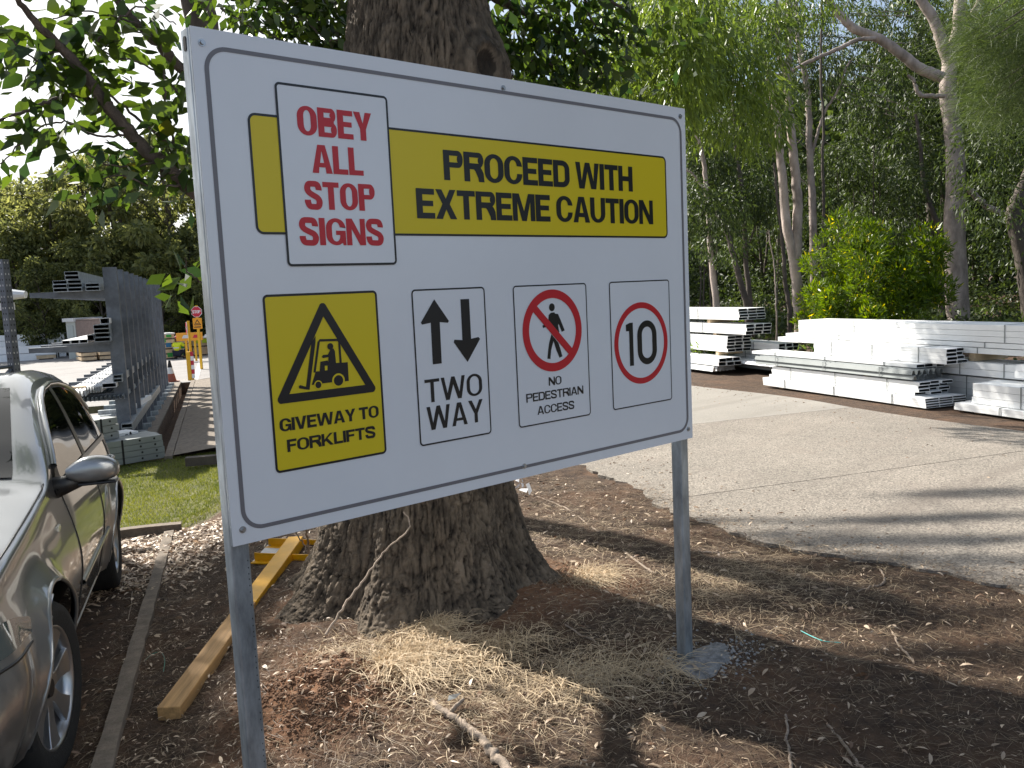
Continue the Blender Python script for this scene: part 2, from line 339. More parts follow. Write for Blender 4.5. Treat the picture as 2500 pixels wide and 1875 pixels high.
# ================================================================== GROUND
def ground():
    far = [300, 160, 90, 60]
    qs = [-f for f in far]+list(np.arange(-45, -6, 1.5))+list(np.arange(-6, -1.6, .25))+list(np.arange(-1.6, -1.03, .07))+[DR0-.001, DR0+.001, DR1-.001, DR1+.001]+list(np.arange(-.76, 4.6, .035))+list(np.arange(4.7, 12, .3))+list(np.arange(12, 46, 1.5))+far[::-1]
    ss = [-300, -120, -60]+list(np.arange(-30, -2, 1.))+list(np.arange(-2, 6.4, .035))+[6.5, 6.7]+list(np.arange(6.9, 9.1, .1))+[9.199, 9.201]+list(np.arange(9.4, 20.7, .3))+[20.799, 20.801]+list(np.arange(21.1, 26, .4))+list(np.arange(26, 70, 2.))+[90, 160, 300, 600]
    qs = np.array(sorted(qs)); ss = np.array(sorted(ss))
    S, Q = np.meshgrid(ss, qs, indexing='ij')
    X = S*D2[0]+Q*Q2[0]; Y = S*D2[1]+Q*Q2[1]; Z = height(X, Y)
    a, b = S.shape; i = np.arange(a-1)[:, None]*b; j = np.arange(b-1)[None]
    F = np.stack([i+j, i+b+j, i+b+j+1, i+j+1], -1).reshape(-1, 4)[:, ::-1]
    me = np_mesh('ground', np.stack([X, Y, Z], -1).reshape(-1, 3), F, M['ground'], True)
    S, Q, X, Y = S.ravel(), Q.ravel(), X.ravel(), Y.ravel()
    lawn = sstep(5.15, 5.35, S)*(1-sstep(8.6, 9.4, S+.3*fbm(X, Y)))*sstep(-2.6, -2.3, Q)*(1-sstep(.2, 1.2, Q))
    clay = np.exp(-(((X-.66)/.33)**2+((Y-.83)/.3)**2)*1.0)+.8*np.exp(-(((X-2.15)/.35)**2+((Y-1.05)/.3)**2))+.35*np.exp(-(np.hypot(X-TREE[0], Y-TREE[1])/.8)**4)
    clay = np.clip(clay*1.5+.5*fbm(X*4, Y*4), 0, 1)
    for nm, v in (('lawn', lawn), ('clay', clay)):
        at_ = me.attributes.new(nm, 'FLOAT', 'POINT'); at_.data.foreach_set('value', v.astype(np.float32))
    return tag(add('ground', me), kind='structure')
ground()

def q_edge(s):       # near edge of the concrete road
    return 2.97+0.75*np.exp(-((s-0.3)/1.3)**2)+0.06*np.sin(s*1.9)+0.03*np.sin(s*5.3+1)+.018*np.sin(s*23+2)+.012*np.sin(s*41)
def q_far(s): return 7.15+0.12*np.sin(s*1.1)+0.35*(1-sstep(3.5, 6.5, s))
road = bpy.data.objects.new('road', None); COL.objects.link(road); tag(road, kind='structure')
def slab(s0, s1, matl, lab, skew=0.0, dz=.012):
    ss = np.arange(s0, s1+.001, min(.05, (s1-s0)/6)); ss = np.append(ss[:-1] if s1-ss[-1] < .02 else ss, s1)
    V = []; n = 22
    for s_ in ss:
        a, b = float(q_edge(s_)), float(q_far(s_))
        for k in range(n+1):
            q = a+(b-a)*k/n; sk = s_+skew*(q-a)*0
            x, y = W2(sk, q); V.append((x, y, float(height(x, y, False))+dz+.004))
    m = len(V); nn = n+1
    F = [(i*nn+k, i*nn+k+1, (i+1)*nn+k+1, (i+1)*nn+k) for i in range(len(ss)-1) for k in range(n)]
    V2 = [(x, y, z-.12) for x, y, z in V]
    ring = [k for k in range(nn)]+[i*nn+n for i in range(1, len(ss))]+[(len(ss)-1)*nn+k for k in range(n-1, -1, -1)]+[i*nn for i in range(len(ss)-2, 0, -1)]
    mb = MB(); mb.raw(V+V2, F+[(ring[i], ring[i]+m, ring[(i+1) % len(ring)]+m, ring[(i+1) % len(ring)]) for i in range(len(ring))])
    o = mb.build('slab', matl, road, merge=False)
    if lab: o['label'] = lab
for a in ((-30, -6, M['road'], None), (-5.99, 3.19, M['road'], None), (3.202, 6.1, M['road'], 'concrete slab with exposed gravel beyond the joint'), (6.11, 13.0, M['roadpale'], 'smooth pale concrete slab in front of the steel stacks'), (13.01, 24, M['roadpale'], None)):
    slab(*a)
# left yard concrete
def yard():
    ss = np.arange(8.95, 60, .5); V = []; n = 40
    def row(s_):
        if s_ < 20.9: return -40.0, DR0-.12+.03*math.sin(s_*3)
        return -40.0, 6.0
    rows = [8.95, 9.4, 10, 12, 14, 16, 18, 20, 20.89]
    out = []
    mb = MB()
    def strip(s0, s1, q0, q1, ns, nq):
        for i in range(ns):
            for k in range(nq):
                P = []
                for a, b in ((i, k), (i, k+1), (i+1, k+1), (i+1, k)):
                    s_ = s0+(s1-s0)*a/ns; q = q0+(q1-q0)*b/nq; x, y = W2(s_, q); P.append((x, y, float(height(x, y, False))+.006))
                mb.face(P)
    strip(9.0, 20.85, -40, -1.25, 24, 26); strip(20.85, 58, -40, 8.4, 30, 30)
    return tag(mb.build('yard_pavement', M['yard'], merge=True), kind='structure')
yard()
# painted line far in the yard
mb = MB()
p0 = Vector(onz(476, 928, -.28)); p1 = Vector(onz(492, 876, -.28)); dd = (p1-p0).normalized(); sd_ = Vector((dd.y, -dd.x, 0))
p0.z = p1.z = -.288
mb.face([p0-sd_*.08, p0+sd_*.08, p1+sd_*.08, p1-sd_*.08]); tag(mb.build('road_marking', M['white']), kind='structure')
# puddle
mb = MB(); c = onz(232, 1000, -.29); mb.face([(c.x+math.cos(a)*(.9+.25*math.sin(3*a))*1.2, c.y+math.sin(a)*(.8+.2*math.cos(2*a+1)), -.289) for a in np.linspace(0, 6.28, 25)[:-1]])
tag(mb.build('puddle', mat('puddle_water', (.03, .027, .022), .05)), kind='structure')

# ================================================================== THE SIGN
SW, SH, SZ = 2.0, 2.0/1.49, 0.9622
sign = empty('traffic_sign', (0, 0, 0), 'large white rectangular traffic instruction board on two galvanised posts in front of the big tree', 'sign')
mb = MB(); mb.box(0, SW, 0, .003, SZ, SZ+SH); mb.build('panel', M['white'], sign)
mb = MB()
mb.box(-.001, .013, .003, .012, SZ+.002, SZ+SH-.002); mb.box(SW-.04, SW-.001, .003, .012, SZ+.002, SZ+SH-.002); mb.box(.013, SW-.04, .003, .012, SZ+SH-.04, SZ+SH-.001); mb.box(.013, SW-.04, .003, .012, SZ+.001, SZ+.04)
mb.build('frame', M['zinc'], sign)
def rrect(x0, z0, x1, z1, r, n=7):
    P = []
    for cx, cz, a0 in ((x1-r, z0+r, -90), (x1-r, z1-r, 0), (x0+r, z1-r, 90), (x0+r, z0+r, 180)):
        for k in range(n+1):
            a = math.radians(a0+90*k/n); P.append((cx+r*math.cos(a), cz+r*math.sin(a)))
    return P
def tess(rings, f):
    tr = tessellate_polygon([[Vector((x, z, 0)) for x, z in r] for r in rings]); P = [p for r in rings for p in r]; F = []
    for a, b, c in tr:
        (ax, az), (bx, bz), (cx, cz) = P[a], P[b], P[c]; F.append((a, b, c) if (bx-ax)*(cz-az)-(bz-az)*(cx-ax) > 0 else (a, c, b))
    return [f(p) for p in P], [], F
def flat(name, poly, mt, lay, par=None, lab=None):
    y = -.0006-lay*.0005
    me = bpy.data.meshes.new(name); me.from_pydata(*tess([poly], lambda p: (p[0], y, p[1]+SZ))); me.materials.append(mt); me.update()
    o = add(name, me, par or sign)
    if lab: o['label'] = lab
    return o
def ringflat(name, outer, inner, mt, lay, par=None):
    y = -.0006-lay*.0005; n = len(outer)
    V = [(x, y, z+SZ) for x, z in outer]+[(x, y, z+SZ) for x, z in inner]
    me = bpy.data.meshes.new(name); me.from_pydata(V, [], [(i, (i+1) % n, (i+1) % n+n, i+n) for i in range(n)]); me.materials.append(mt); me.update()
    return add(name, me, par or sign)
def card(x0, z0, x1, z1, r, bw, fill, lay, lab):
    k = ringflat('card_outline', rrect(x0, z0, x1, z1, r), rrect(x0+bw, z0+bw, x1-bw, z1-bw, max(.002, r-bw)), M['black'], lay)
    f = flat('card', rrect(x0+bw*.5, z0+bw*.5, x1-bw*.5, z1-bw*.5, max(.002, r-bw*.5)), fill, lay-1, lab=lab)
    return f
ringflat('border_line', rrect(.028, .033, 1.974, 1.302, .062, 10), rrect(.040, .044, 1.962, 1.291, .050, 10), M['grey'], 1)
card(.133, .8266, 1.8685, 1.1443, .022, .0065, M['yellow'], 2, 'long yellow caution band')
card(.2162, .7399, .5737, 1.2325, .014, .0065, M['white'], 4, 'white card with red lettering')
card(.1359, .1751, .4959, .6655, .014, .0065, M['yellow'], 2, 'yellow forklift warning card')
card(.6197, .1757, .9101, .6635, .014, .005, M['white'], 2, 'white two way card with arrows')
card(1.0334, .1759, 1.3901, .6624, .014, .0045, M['white'], 2, 'white no pedestrian card')
card(1.5131, .1769, 1.8690, .6627, .014, .0045, M['white'], 2, 'white speed limit card')
def arcq(cx, cz, rx, rz_, a0, a1, n=9):
    return [(cx+rx*math.cos(math.radians(a0+(a1-a0)*k/n)), cz+rz_*math.sin(math.radians(a0+(a1-a0)*k/n))) for k in range(n+1)]
def ribbon(P, t, h):
    P = smooth_path([(x, z, 0) for x, z in P], 6)[:, :2]; T = np.gradient(P, axis=0); T /= np.linalg.norm(T, axis=1)[:, None]; N = np.stack([-T[:, 1], T[:, 0]], 1); w_ = np.sqrt((N[:, 0]*t)**2+(N[:, 1]*h)**2)[:, None]/2
    return ('strip', [tuple(p) for p in P+N*w_], [tuple(p) for p in P-N*w_])
CW = dict(O=.60, B=.585, E=.50, Y=.60, A=.62, L=.47, S=.565, T=.53, P=.57, G=.60, N=.60, R=.60, C=.585, D=.59, W=.90, H=.59, X=.60, M=.74, U=.58, V=.60, F=.475, K=.62)
def glyph(c, w, t):
    """block capital in a box w wide and 1 high: list of [outer, hole, hole]"""
    h = t*.76; R_ = min(w*.5, .42); rz_ = min(.36, w*.62); ri, rzi = w/2-t, max(.05, rz_-h*.75); d = t*.92
    if c == 'I': return [[[(0, 0), (t, 0), (t, 1), (0, 1)]]]
    if c == 'L': return [[[(0, 0), (w, 0), (w, h), (t, h), (t, 1), (0, 1)]]]
    if c == 'T': return [[[(w/2-t/2, 0), (w/2+t/2, 0), (w/2+t/2, 1-h), (w, 1-h), (w, 1), (0, 1), (0, 1-h), (w/2-t/2, 1-h)]]]
    if c in 'EF':
        m0, m1 = .5-h*.42, .5+h*.52
        return [[([(0, 0), (w, 0), (w, h), (t, h), (t, m0), (w*.92, m0)] if c == 'E' else [(0, 0), (t, 0), (t, m0), (w*.9, m0)])+[(w*.92, m1), (t, m1), (t, 1-h), (w, 1-h), (w, 1), (0, 1)]]]
    if c == 'H': return [[[(0, 0), (t, 0), (t, .5-h/2), (w-t, .5-h/2), (w-t, 0), (w, 0), (w, 1), (w-t, 1), (w-t, .5+h/2), (t, .5+h/2), (t, 1), (0, 1)]]]
    if c == 'A':
        x = w/2; f = t*1.05; sl = (x-t*.6)/1.0; il = lambda z: f+(x-f)*z/.80
        return [[[(0, 0), (f, 0), (il(.21)-t*.05, .21), (w-il(.21)+t*.05, .21), (w-f, 0), (w, 0), (x+t*.62, 1), (x-t*.62, 1)], [(il(.21+h*.85), .21+h*.85), (w-il(.21+h*.85), .21+h*.85), (x, .80)]]]
    if c == 'V': return [[[(w/2-t*.6, 0), (w/2+t*.6, 0), (w, 1), (w-t*1.06, 1), (w/2, .27), (t*1.06, 1), (0, 1)]]]
    if c == 'W':
        q = w/4; k = t*.56; return [[[(q-k, 0), (q+k, 0), (w/2, .66), (3*q-k, 0), (3*q+k, 0), (w, 1), (w-t, 1), (3*q, .30), (w/2+k*.9, 1), (w/2-k*.9, 1), (q, .30), (t, 1), (0, 1)]]]
    if c == 'N': return [[[(0, 0), (d, 0), (d, .62), (w-d*1.15, 0), (w, 0), (w, 1), (w-d, 1), (w-d, .38), (d*1.15, 1), (0, 1)]]]
    if c == 'M': return [[[(0, 0), (d, 0), (d, .70), (w/2-d*.5, 0), (w/2+d*.5, 0), (w-d, .70), (w-d, 0), (w, 0), (w, 1), (w-d*1.4, 1), (w/2, .36), (d*1.4, 1), (0, 1)]]]
    if c == 'X': k = t*.62; x = w/2; return [[[(0, 0), (t*1.12, 0), (x, .33), (w-t*1.12, 0), (w, 0), (x+k, .51), (w-.02, 1), (w-t*1.1, 1), (x, .69), (t*1.1, 1), (.02, 1), (x-k, .51)]]]
    if c == 'Y': x = w/2; return [[[(x-t/2, 0), (x+t/2, 0), (x+t/2, .40), (w, 1), (w-t*1.1, 1), (x, .60), (t*1.1, 1), (0, 1), (x-t/2, .40)]]]
    if c == 'K': return [[[(0, 0), (t, 0), (t, .28), (t*1.45, .40), (w-t*1.2, 0), (w, 0), (t*1.45+t*.62, .60), (w-.02, 1), (w-t*1.2, 1), (t, .52), (t, 1), (0, 1)]]]
    if c == 'U': return [[[(0, 1)]+arcq(w/2, rz_, w/2, rz_, 180, 360)+[(w, 1), (w-t, 1)]+arcq(w/2, rz_, ri, rzi, 360, 180)+[(t, 1)]]]
    if c == 'O': return [[arcq(w/2, 1-rz_, w/2, rz_, 0, 180, 16)+arcq(w/2, rz_, w/2, rz_, 180, 360, 16), arcq(w/2, 1-rz_, ri, rzi, 0, 180, 16)+arcq(w/2, rz_, ri, rzi, 180, 360, 16)]]
    if c == 'C': return [[[(w, .645)]+arcq(w/2, 1-rz_, w/2, rz_, 0, 180, 14)+arcq(w/2, rz_, w/2, rz_, 180, 360, 14)+[(w, .375), (w-t, .375)]+arcq(w/2, rz_, ri, rzi, 360, 180, 14)+arcq(w/2, 1-rz_, ri, rzi, 180, 0, 14)+[(w-t, .645)]]]
    if c == 'G': return [[[(w, .67)]+arcq(w/2, 1-rz_, w/2, rz_, 0, 180, 14)+arcq(w/2, rz_, w/2, rz_, 180, 290, 10)+[(w-t*.62, .09), (w-t*.5, 0), (w, 0), (w, .54), (w*.5, .54), (w*.5, .54-h*.85), (w-t, .54-h*.85)]+arcq(w/2, rz_, ri, rzi, 360, 180, 14)+arcq(w/2, 1-rz_, ri, rzi, 180, 0, 14)+[(w-t, .67)]]]
    if c == 'D': rr = min(w*.62, .5); return [[[(0, 0), (w-rr*.8, 0)]+arcq(w-rr*.8, rz_*.9, rr*.8, rz_*.9, -90, 0)+arcq(w-rr*.8, 1-rz_*.9, rr*.8, rz_*.9, 0, 90)+[(0, 1)], [(t, h)]+[(w-rr*.8, h)]+arcq(w-rr*.8, rz_*.9, rr*.8-t, rz_*.9-h, -90, 0)+arcq(w-rr*.8, 1-rz_*.9, rr*.8-t, rz_*.9-h, 0, 90)+[(t, 1-h)]]]
    if c in 'PR':
        m = .43 if c == 'P' else .45; r_ = (1-m)/2; x = w-r_*.75; rx = r_*.75; hi = h*.9
        top_ = arcq(x, m+r_, rx, r_, -90, 90, 14); hole = [(t, m+hi)]+arcq(x, m+r_, rx-t, r_-hi, -90, 90, 12)+[(t, 1-hi)]
        if c == 'P': return [[[(0, 0), (t, 0), (t, m)]+top_+[(0, 1)], hole]]
        return [[[(0, 0), (t, 0), (t, m-.03), (w*.5, m-.03)]+[(w*.5+t*.25, m-.10), (w-t*1.02, .12), (w-t*.95, 0), (w+.01, 0), (w+.0, .10), (w-.012, .30), (w-t*.35, m-.01), (w-t*.55, m+.035)]+arcq(x, m+r_+.02, rx, r_-.02, -48, 90, 12)+[(0, 1)], hole]]
    if c == 'B':
        m = .52; hi = h*.88; r1, r2 = m/2, (1-m)/2; x1, x2 = w-r1*.75, w-r2*.75-.025
        return [[[(0, 0)]+arcq(x1, r1, r1*.75, r1, -90, 62, 12)+arcq(x2, m+r2, r2*.75, r2, -58, 90, 12)+[(0, 1)], [(t, hi)]+arcq(x1, r1, r1*.75-t, r1-hi, -90, 90, 10)+[(t, m-hi)] if False else [(t, hi)]+arcq(x1, r1, r1*.75-t*.98, r1-hi*.95, -90, 90, 10)+[(t, r1+(r1-hi*.95))], [(t, m+r2-(r2-hi*.95))]+arcq(x2, m+r2, r2*.75-t*.98, r2-hi*.95, -90, 90, 10)+[(t, 1-hi*.95)]]]
    if c == 'S':
        a_, b_ = t/2, w-t/2
        return [[ribbon([(a_, .335), (a_+.005, .25), (a_+w*.10, .115), (w*.5, h/2-.005), (b_-w*.09, .105), (b_, .27), (b_-w*.10, .41), (w*.5, .50), (a_+w*.10, .60), (a_+.005, .735), (a_+w*.09, .89), (w*.5, 1-h/2+.005), (b_-w*.10, .89), (b_-.01, .76), (b_-.01, .69)], t*1.0, h*1.12)]]
def text(s_, x0, x1, z0, z1, mt, lay, bold=.19, name='lettering', parent=None, mtx=None, gap=.055):
    H = z1-z0; Wt = (x1-x0)/H; nsp = s_.count(' '); n = len(s_)-nsp; sp = .26
    k = (Wt-gap*(len(s_)-1)-sp*nsp-sum(bold for c in s_ if c == 'I'))/sum(CW[c] for c in s_ if c not in ' I')
    V, F = [], []; x = 0.0
    for c in s_:
        if c == ' ': x += sp+gap; continue
        w_ = bold if c == 'I' else CW[c]*k
        for rings in glyph(c, w_, bold):
            if rings[0][0] == 'strip':
                _, a_, b_ = rings[0]; m = len(V); n_ = len(a_)
                V += [((x0+(x+p[0])*H, -.0006-lay*.0005, z0+p[1]*H+SZ) if mtx is None else (x0+(x+p[0])*H, 0, z0+p[1]*H)) for p in a_+b_]
                F += [(m+i, m+i+1, m+n_+i+1, m+n_+i) for i in range(n_-1)]; continue
            v, _, f = tess(rings, (lambda p: (x0+(x+p[0])*H, -.0006-lay*.0005, z0+p[1]*H+SZ)) if mtx is None else (lambda p: (x0+(x+p[0])*H, 0, z0+p[1]*H)))
            m = len(V); V += v; F += [tuple(i+m for i in q) for q in f]
        x += w_+gap
    me = bpy.data.meshes.new(name); me.from_pydata(V, [], F); me.materials.append(mt); me.update(); o = add(name, me, parent or sign); o['label'] = 'lettering reading '+s_
    return o
for s_, a, b, c, d, mt, lay, bo in (('OBEY', .2754, .5139, 1.0979, 1.1774, M['red'], 5, .245), ('ALL', .3118, .4766, .9974, 1.0751, M['red'], 5, .245), ('STOP', .2818, .5098, .8971, .9737, M['red'], 5, .245), ('SIGNS', .2581, .5315, .7976, .8736, M['red'], 5, .245),
        ('PROCEED WITH', .769, 1.6651, 1.0004, 1.0931, M['black'], 3, .255), ('EXTREME CAUTION', .6576, 1.7803, .8795, .9706, M['black'], 3, .255), ('GIVEWAY TO', .1569, .4765, .2884, .3245, M['black'], 3, .265), ('FORKLIFTS', .1746, .4605, .2294, .2642, M['black'], 3, .265),
        ('TWO', .6493, .8793, .3093, .3822, M['black'], 3, .18), ('WAY', .6511, .8781, .2216, .296, M['black'], 3, .18), ('NO', 1.1819, 1.2449, .3066, .3369, M['black'], 3, .215), ('PEDESTRIAN', 1.0718, 1.3547, .2597, .2896, M['black'], 3, .215), ('ACCESS', 1.1215, 1.3041, .2103, .2402, M['black'], 3, .215)):
    text(s_, a, b, c, d, mt, lay, bo, gap=.085 if s_ in ('TWO', 'WAY') else .036 if bo > .23 else .06)
def circ(cx, cz, rx, rz_=None, n=40): return [(cx+rx*math.cos(2*math.pi*k/n), cz+(rz_ or rx)*math.sin(2*math.pi*k/n)) for k in range(n)]
def round_poly(P, r, n=5):
    out = []; m = len(P)
    for i in range(m):
        a = Vector((*P[i-1], 0)); b = Vector((*P[i], 0)); c = Vector((*P[(i+1) % m], 0)); u = (a-b).normalized(); v = (c-b).normalized()
        ang = u.angle(v); dist = min(r/math.tan(ang/2), (a-b).length*.45, (c-b).length*.45); rr = dist*math.tan(ang/2)
        cc = b+(u+v).normalized()*(rr/math.sin(ang/2)); p, q_ = b+u*dist, b+v*dist
        for k in range(n+1):
            t = k/n; x = p.lerp(q_, t)-cc; x = x.normalized()*rr; out.append(((cc+x).x, (cc+x).y))
    return out
To = [(.3142, .6470), (.479, .3655), (.1485, .3655)]; Ti = [(.3143, .598), (.4362, .3897), (.1924, .3897)]
ringflat('warning_triangle', round_poly(To, .011), round_poly(Ti, .0005), M['black'], 3)
fk = flat('forklift_pictogram', [(.2949, .471), (.3184, .4724), (.3198, .4635), (.3586, .4623), (.3827, .4617), (.3821, .4072), (.3684, .4071), (.3285, .4089), (.2943, .4086), (.269, .4079), (.2628, .4082), (.2782, .4445), (.2908, .4444)], M['black'], 3)
flat('mast', [(.2708, .5255), (.2852, .5451), (.2837, .5264), (.2547, .395), (.2453, .3968), (.2232, .4026), (.223, .4094), (.228, .4111), (.2447, .4048)], M['black'], 4, fk)
def stroke(P, wd):
    out = []; n = len(P); V = [Vector((*p, 0)) for p in P]; Ls = []; Rs = []
    for i in range(n):
        t = (V[min(i+1, n-1)]-V[max(i-1, 0)]).normalized(); nn = Vector((-t.y, t.x, 0))*wd/2; Ls.append((V[i]+nn)[:2]); Rs.append((V[i]-nn)[:2])
    return Ls+Rs[::-1]
flat('guard', stroke([(.2742, .4422), (.2936, .5265), (.2975, .5312), (.3541, .5286), (.3592, .5228), (.3592, .4623)], .0068), M['black'], 4, fk)
flat('driver', [(.3308, .5058), (.3393, .5051), (.343, .4972), (.3441, .4605), (.3185, .4628), (.3212, .4817), (.3041, .4801), (.3002, .4843), (.3048, .4892), (.3201, .4894)], M['black'], 4, fk)
flat('head', circ(.3291, .5116, .0095), M['black'], 5, fk); flat('gap', [(.3075, .4581), (.316, .4577), (.315, .4448), (.3069, .4448)], M['yellow'], 4, fk)
for cx, cz, r in ((.3482, .4119, .0205), (.2831, .406, .0128)):
    flat('wheel_gap', circ(cx, cz, r), M['yellow'], 4, fk); flat('wheel', circ(cx, cz, r*.74), M['black'], 5, fk)
flat('arrow', [(.7041, .6306), (.7572, .5596), (.7521, .5544), (.7209, .5583), (.7198, .4281), (.685, .4278), (.6858, .5583), (.6525, .5544), (.6484, .5609)][::-1], M['black'], 3, lab='black arrow pointing up')
flat('arrow', [(.8078, .6264), (.8432, .6263), (.8431, .4972), (.874, .5007), (.8803, .4941), (.8238, .4231), (.7718, .4907), (.7745, .499), (.8072, .4954)][::-1], M['black'], 3, lab='black arrow pointing down')
pp = flat('pedestrian_pictogram', [(1.206, .5632), (1.2236, .5637), (1.2266, .5589), (1.241, .5567), (1.2518, .5363), (1.2709, .4971), (1.256, .4923), (1.2417, .5226), (1.2387, .5157), (1.244, .4931), (1.2399, .4896), (1.2105, .5057), (1.1914, .535), (1.1952, .5558)], M['black'], 3)
flat('leg', [(1.2043, .4872), (1.2247, .4669), (1.2372, .4542), (1.243, .4395), (1.2544, .4052), (1.2396, .4016), (1.2259, .4289), (1.2133, .463), (1.2073, .4493), (1.1997, .431), (1.1948, .4007), (1.1799, .4029), (1.1855, .4321), (1.1915, .4576)], M['black'], 3, pp)
flat('hand', [(1.1629, .5203), (1.174, .5243), (1.1799, .5146), (1.1656, .5118)], M['black'], 3, pp); flat('head', circ(1.2122, .5820, .0138), M['black'], 3, pp)
ringflat('prohibition_ring', circ(1.2128, .4999, .1445, n=64), circ(1.2128, .4999, .1145, n=64), M['red'], 4)
a = math.radians(-44); c_ = (1.2128, .4999); u = (math.cos(a), math.sin(a)); v = (-u[1], u[0]); 
flat('prohibition_bar', [(c_[0]+u[0]*x+v[0]*y, c_[1]+u[1]*x+v[1]*y) for x, y in ((-.125, -.0135), (.125, -.0135), (.125, .0135), (-.125, .0135))], M['red'], 5)
ringflat('speed_ring', circ(1.690, .4204, .1590, n=64), circ(1.690, .4204, .1360, n=64), M['red'], 3)
flat('digit_one', [(1.5995, .4965), (1.6220, .5030), (1.6401, .5030), (1.6401, .3367), (1.6172, .3367), (1.6176, .4720), (1.5999, .4720)], M['black'], 3)
ringflat('digit_zero', rrect(1.6645, .3345, 1.7808, .5070, .0575, 12), rrect(1.6915, .3592, 1.7538, .4823, .0305, 12), M['black'], 3)
# posts and bolts
def post(x0, x1, zb, lab):
    o = MB(); P = rrect(x0, .012, x1, .062, .006, 4)
    n = len(P); top = SZ+SH-.001
    mbp = MB(); mbp.raw([(x, y, zb) for x, y in P]+[(x, y, top) for x, y in P], [(i, (i+1) % n, (i+1) % n+n, i+n) for i in range(n)]+[tuple(range(n, 2*n))])
    p = mbp.build('post', M['zinc'], sign); p['label'] = lab; return p
pl = post(-.002, .050, -.3, 'galvanised post under the left end of the board'); pr = post(1.932, 1.984, -.2, 'galvanised post under the right end of the board')
mb = MB(); mb.prism(rrect(.027, SZ+SH-.055, .043, SZ+SH-.018, .007, 4), -.0055, -.0025)   # slot on the outer side of the left post
o = mb.build('slot', M['dark'], pl); o.rotation_euler = (0, 0, math.radians(90)); o.location = (-.0065, 0, 0)
for x, z in ((.0265, 1.3045), (1.033, 1.3105), (1.968, 1.309), (1.971, .0405), (1.0495, .0405), (.029, .041)):
    mb = MB(); mb.cyl((x, -.0002, z+SZ), (x, -.002, z+SZ), .0095, n=18); b0 = mb.build('bolt', M['bolt'], sign)
    mb = MB(); mb.cyl((x, -.002, z+SZ), (x, -.0075, z+SZ), .0058, .0052, n=6); mb.build('bolt_head', M['bolt'], b0)
# rivet marks up the right edge of the left post
mb = MB()
for k in range(46):
    z = SZ-.05-k*.018-random.random()*.006
    if random.random() < .65: mb.box(.0405, .0425, .0112, .0119, z, z+.004)
tag(mb.build('punch_mark', M['dark'], pl), kind='stuff')
# concrete footing round the right post
def footing():
    V = [(1.99, -.02, hz(1.99, -.02)+.022)]; n = 40; F = []
    for r_i, r in enumerate((.06, .105, .145, .185)):
        for k in range(n):
            a = 2*math.pi*k/n; rr = r*(1+.25*math.sin(a*2+.6)+.12*math.sin(a*5)); x = 2.0+rr*math.cos(a)*1.05; y = -.03+rr*math.sin(a)*.8
            V.append((x, y, hz(x, y)+(.016-.0062*r_i*r_i*.75)+.006*random.random()-(.02 if r_i == 3 else 0)))
    F = [(0, 1+k, 1+(k+1) % n) for k in range(n)]
    for r_i in range(3): F += [(1+r_i*n+k, 1+(r_i+1)*n+k, 1+(r_i+1)*n+(k+1) % n, 1+r_i*n+(k+1) % n) for k in range(n)]
    mb = MB(); mb.raw(V, F); tag(mb.build('concrete_footing', mat('fresh_concrete', (.30, .295, .29), .97, var=.45, vscale=30, bump=1.0, bscale=70), smooth=True), 'rough grey concrete spilled round the foot of the right sign post', 'concrete footing')
footing()

# ================================================================== LEAF CLOUDS
def unit(v): return v/(np.linalg.norm(v, axis=-1, keepdims=True)+1e-9)
def leaf_np(P, Dv, L_, Wd, curl=.15, detail=False):
    """kite-shaped leaves at P pointing along Dv"""
    n = len(P); Dv = unit(Dv); R = unit(np.cross(Dv, RNG.normal(size=(n, 3)))); N = np.cross(R, Dv)
    L_ = np.broadcast_to(L_, n)[:, None]; Wd = np.broadcast_to(Wd, n)[:, None]
    if not detail:
        V = np.stack([P, P+Dv*L_*.45+R*Wd*.5+N*L_*curl*.5, P+Dv*L_-N*L_*curl*.3, P+Dv*L_*.45-R*Wd*.5+N*L_*curl*.5], 1)
        return V.reshape(-1, 3), np.arange(n*4).reshape(n, 4)
    st = [(0, .05, 0), (.22, .78, .35), (.5, 1, .5), (.78, .62, .2), (1, .02, -.35)]
    rows = []
    for t, ww, c in st:
        ce = P+Dv*L_*t+N*L_*curl*c
        rows += [ce+R*Wd*.5*ww+N*Wd*.14*ww, ce, ce-R*Wd*.5*ww+N*Wd*.14*ww]
    V = np.stack(rows, 1); b = np.arange(n)[:, None]*15; F = []
    for k in range(4):
        for a in (0, 1): F.append(np.stack([b[:, 0]+k*3+a, b[:, 0]+k*3+a+1, b[:, 0]+(k+1)*3+a+1, b[:, 0]+(k+1)*3+a], -1))
    return V.reshape(-1, 3), np.stack(F, 1).reshape(-1, 4)
def crown_np(C, R, n, L_, Wd, droop=.6, flat_=.7, shell=.5):
    """leaves in clusters: C centres (k,3), R radii"""
    k = len(C); idx = RNG.integers(0, k, n); u = unit(RNG.normal(size=(n, 3))); r = (shell+(1-shell)*RNG.random(n))**.6
    P = C[idx]+u*(R[idx]*r)[:, None]*np.array([1, 1, flat_])
    Dv = u*.7+RNG.normal(size=(n, 3))*.55; Dv[:, 2] -= droop*1.4
    return P, Dv
def limb(P, r0, r1, n=7, k=5, wob=.0):
    Q = smooth_path(P, k)
    if wob: Q[1:-1] += RNG.normal(size=(len(Q)-2, 3))*wob
    return tube_np(Q, np.linspace(r0, r1, len(Q)), n)

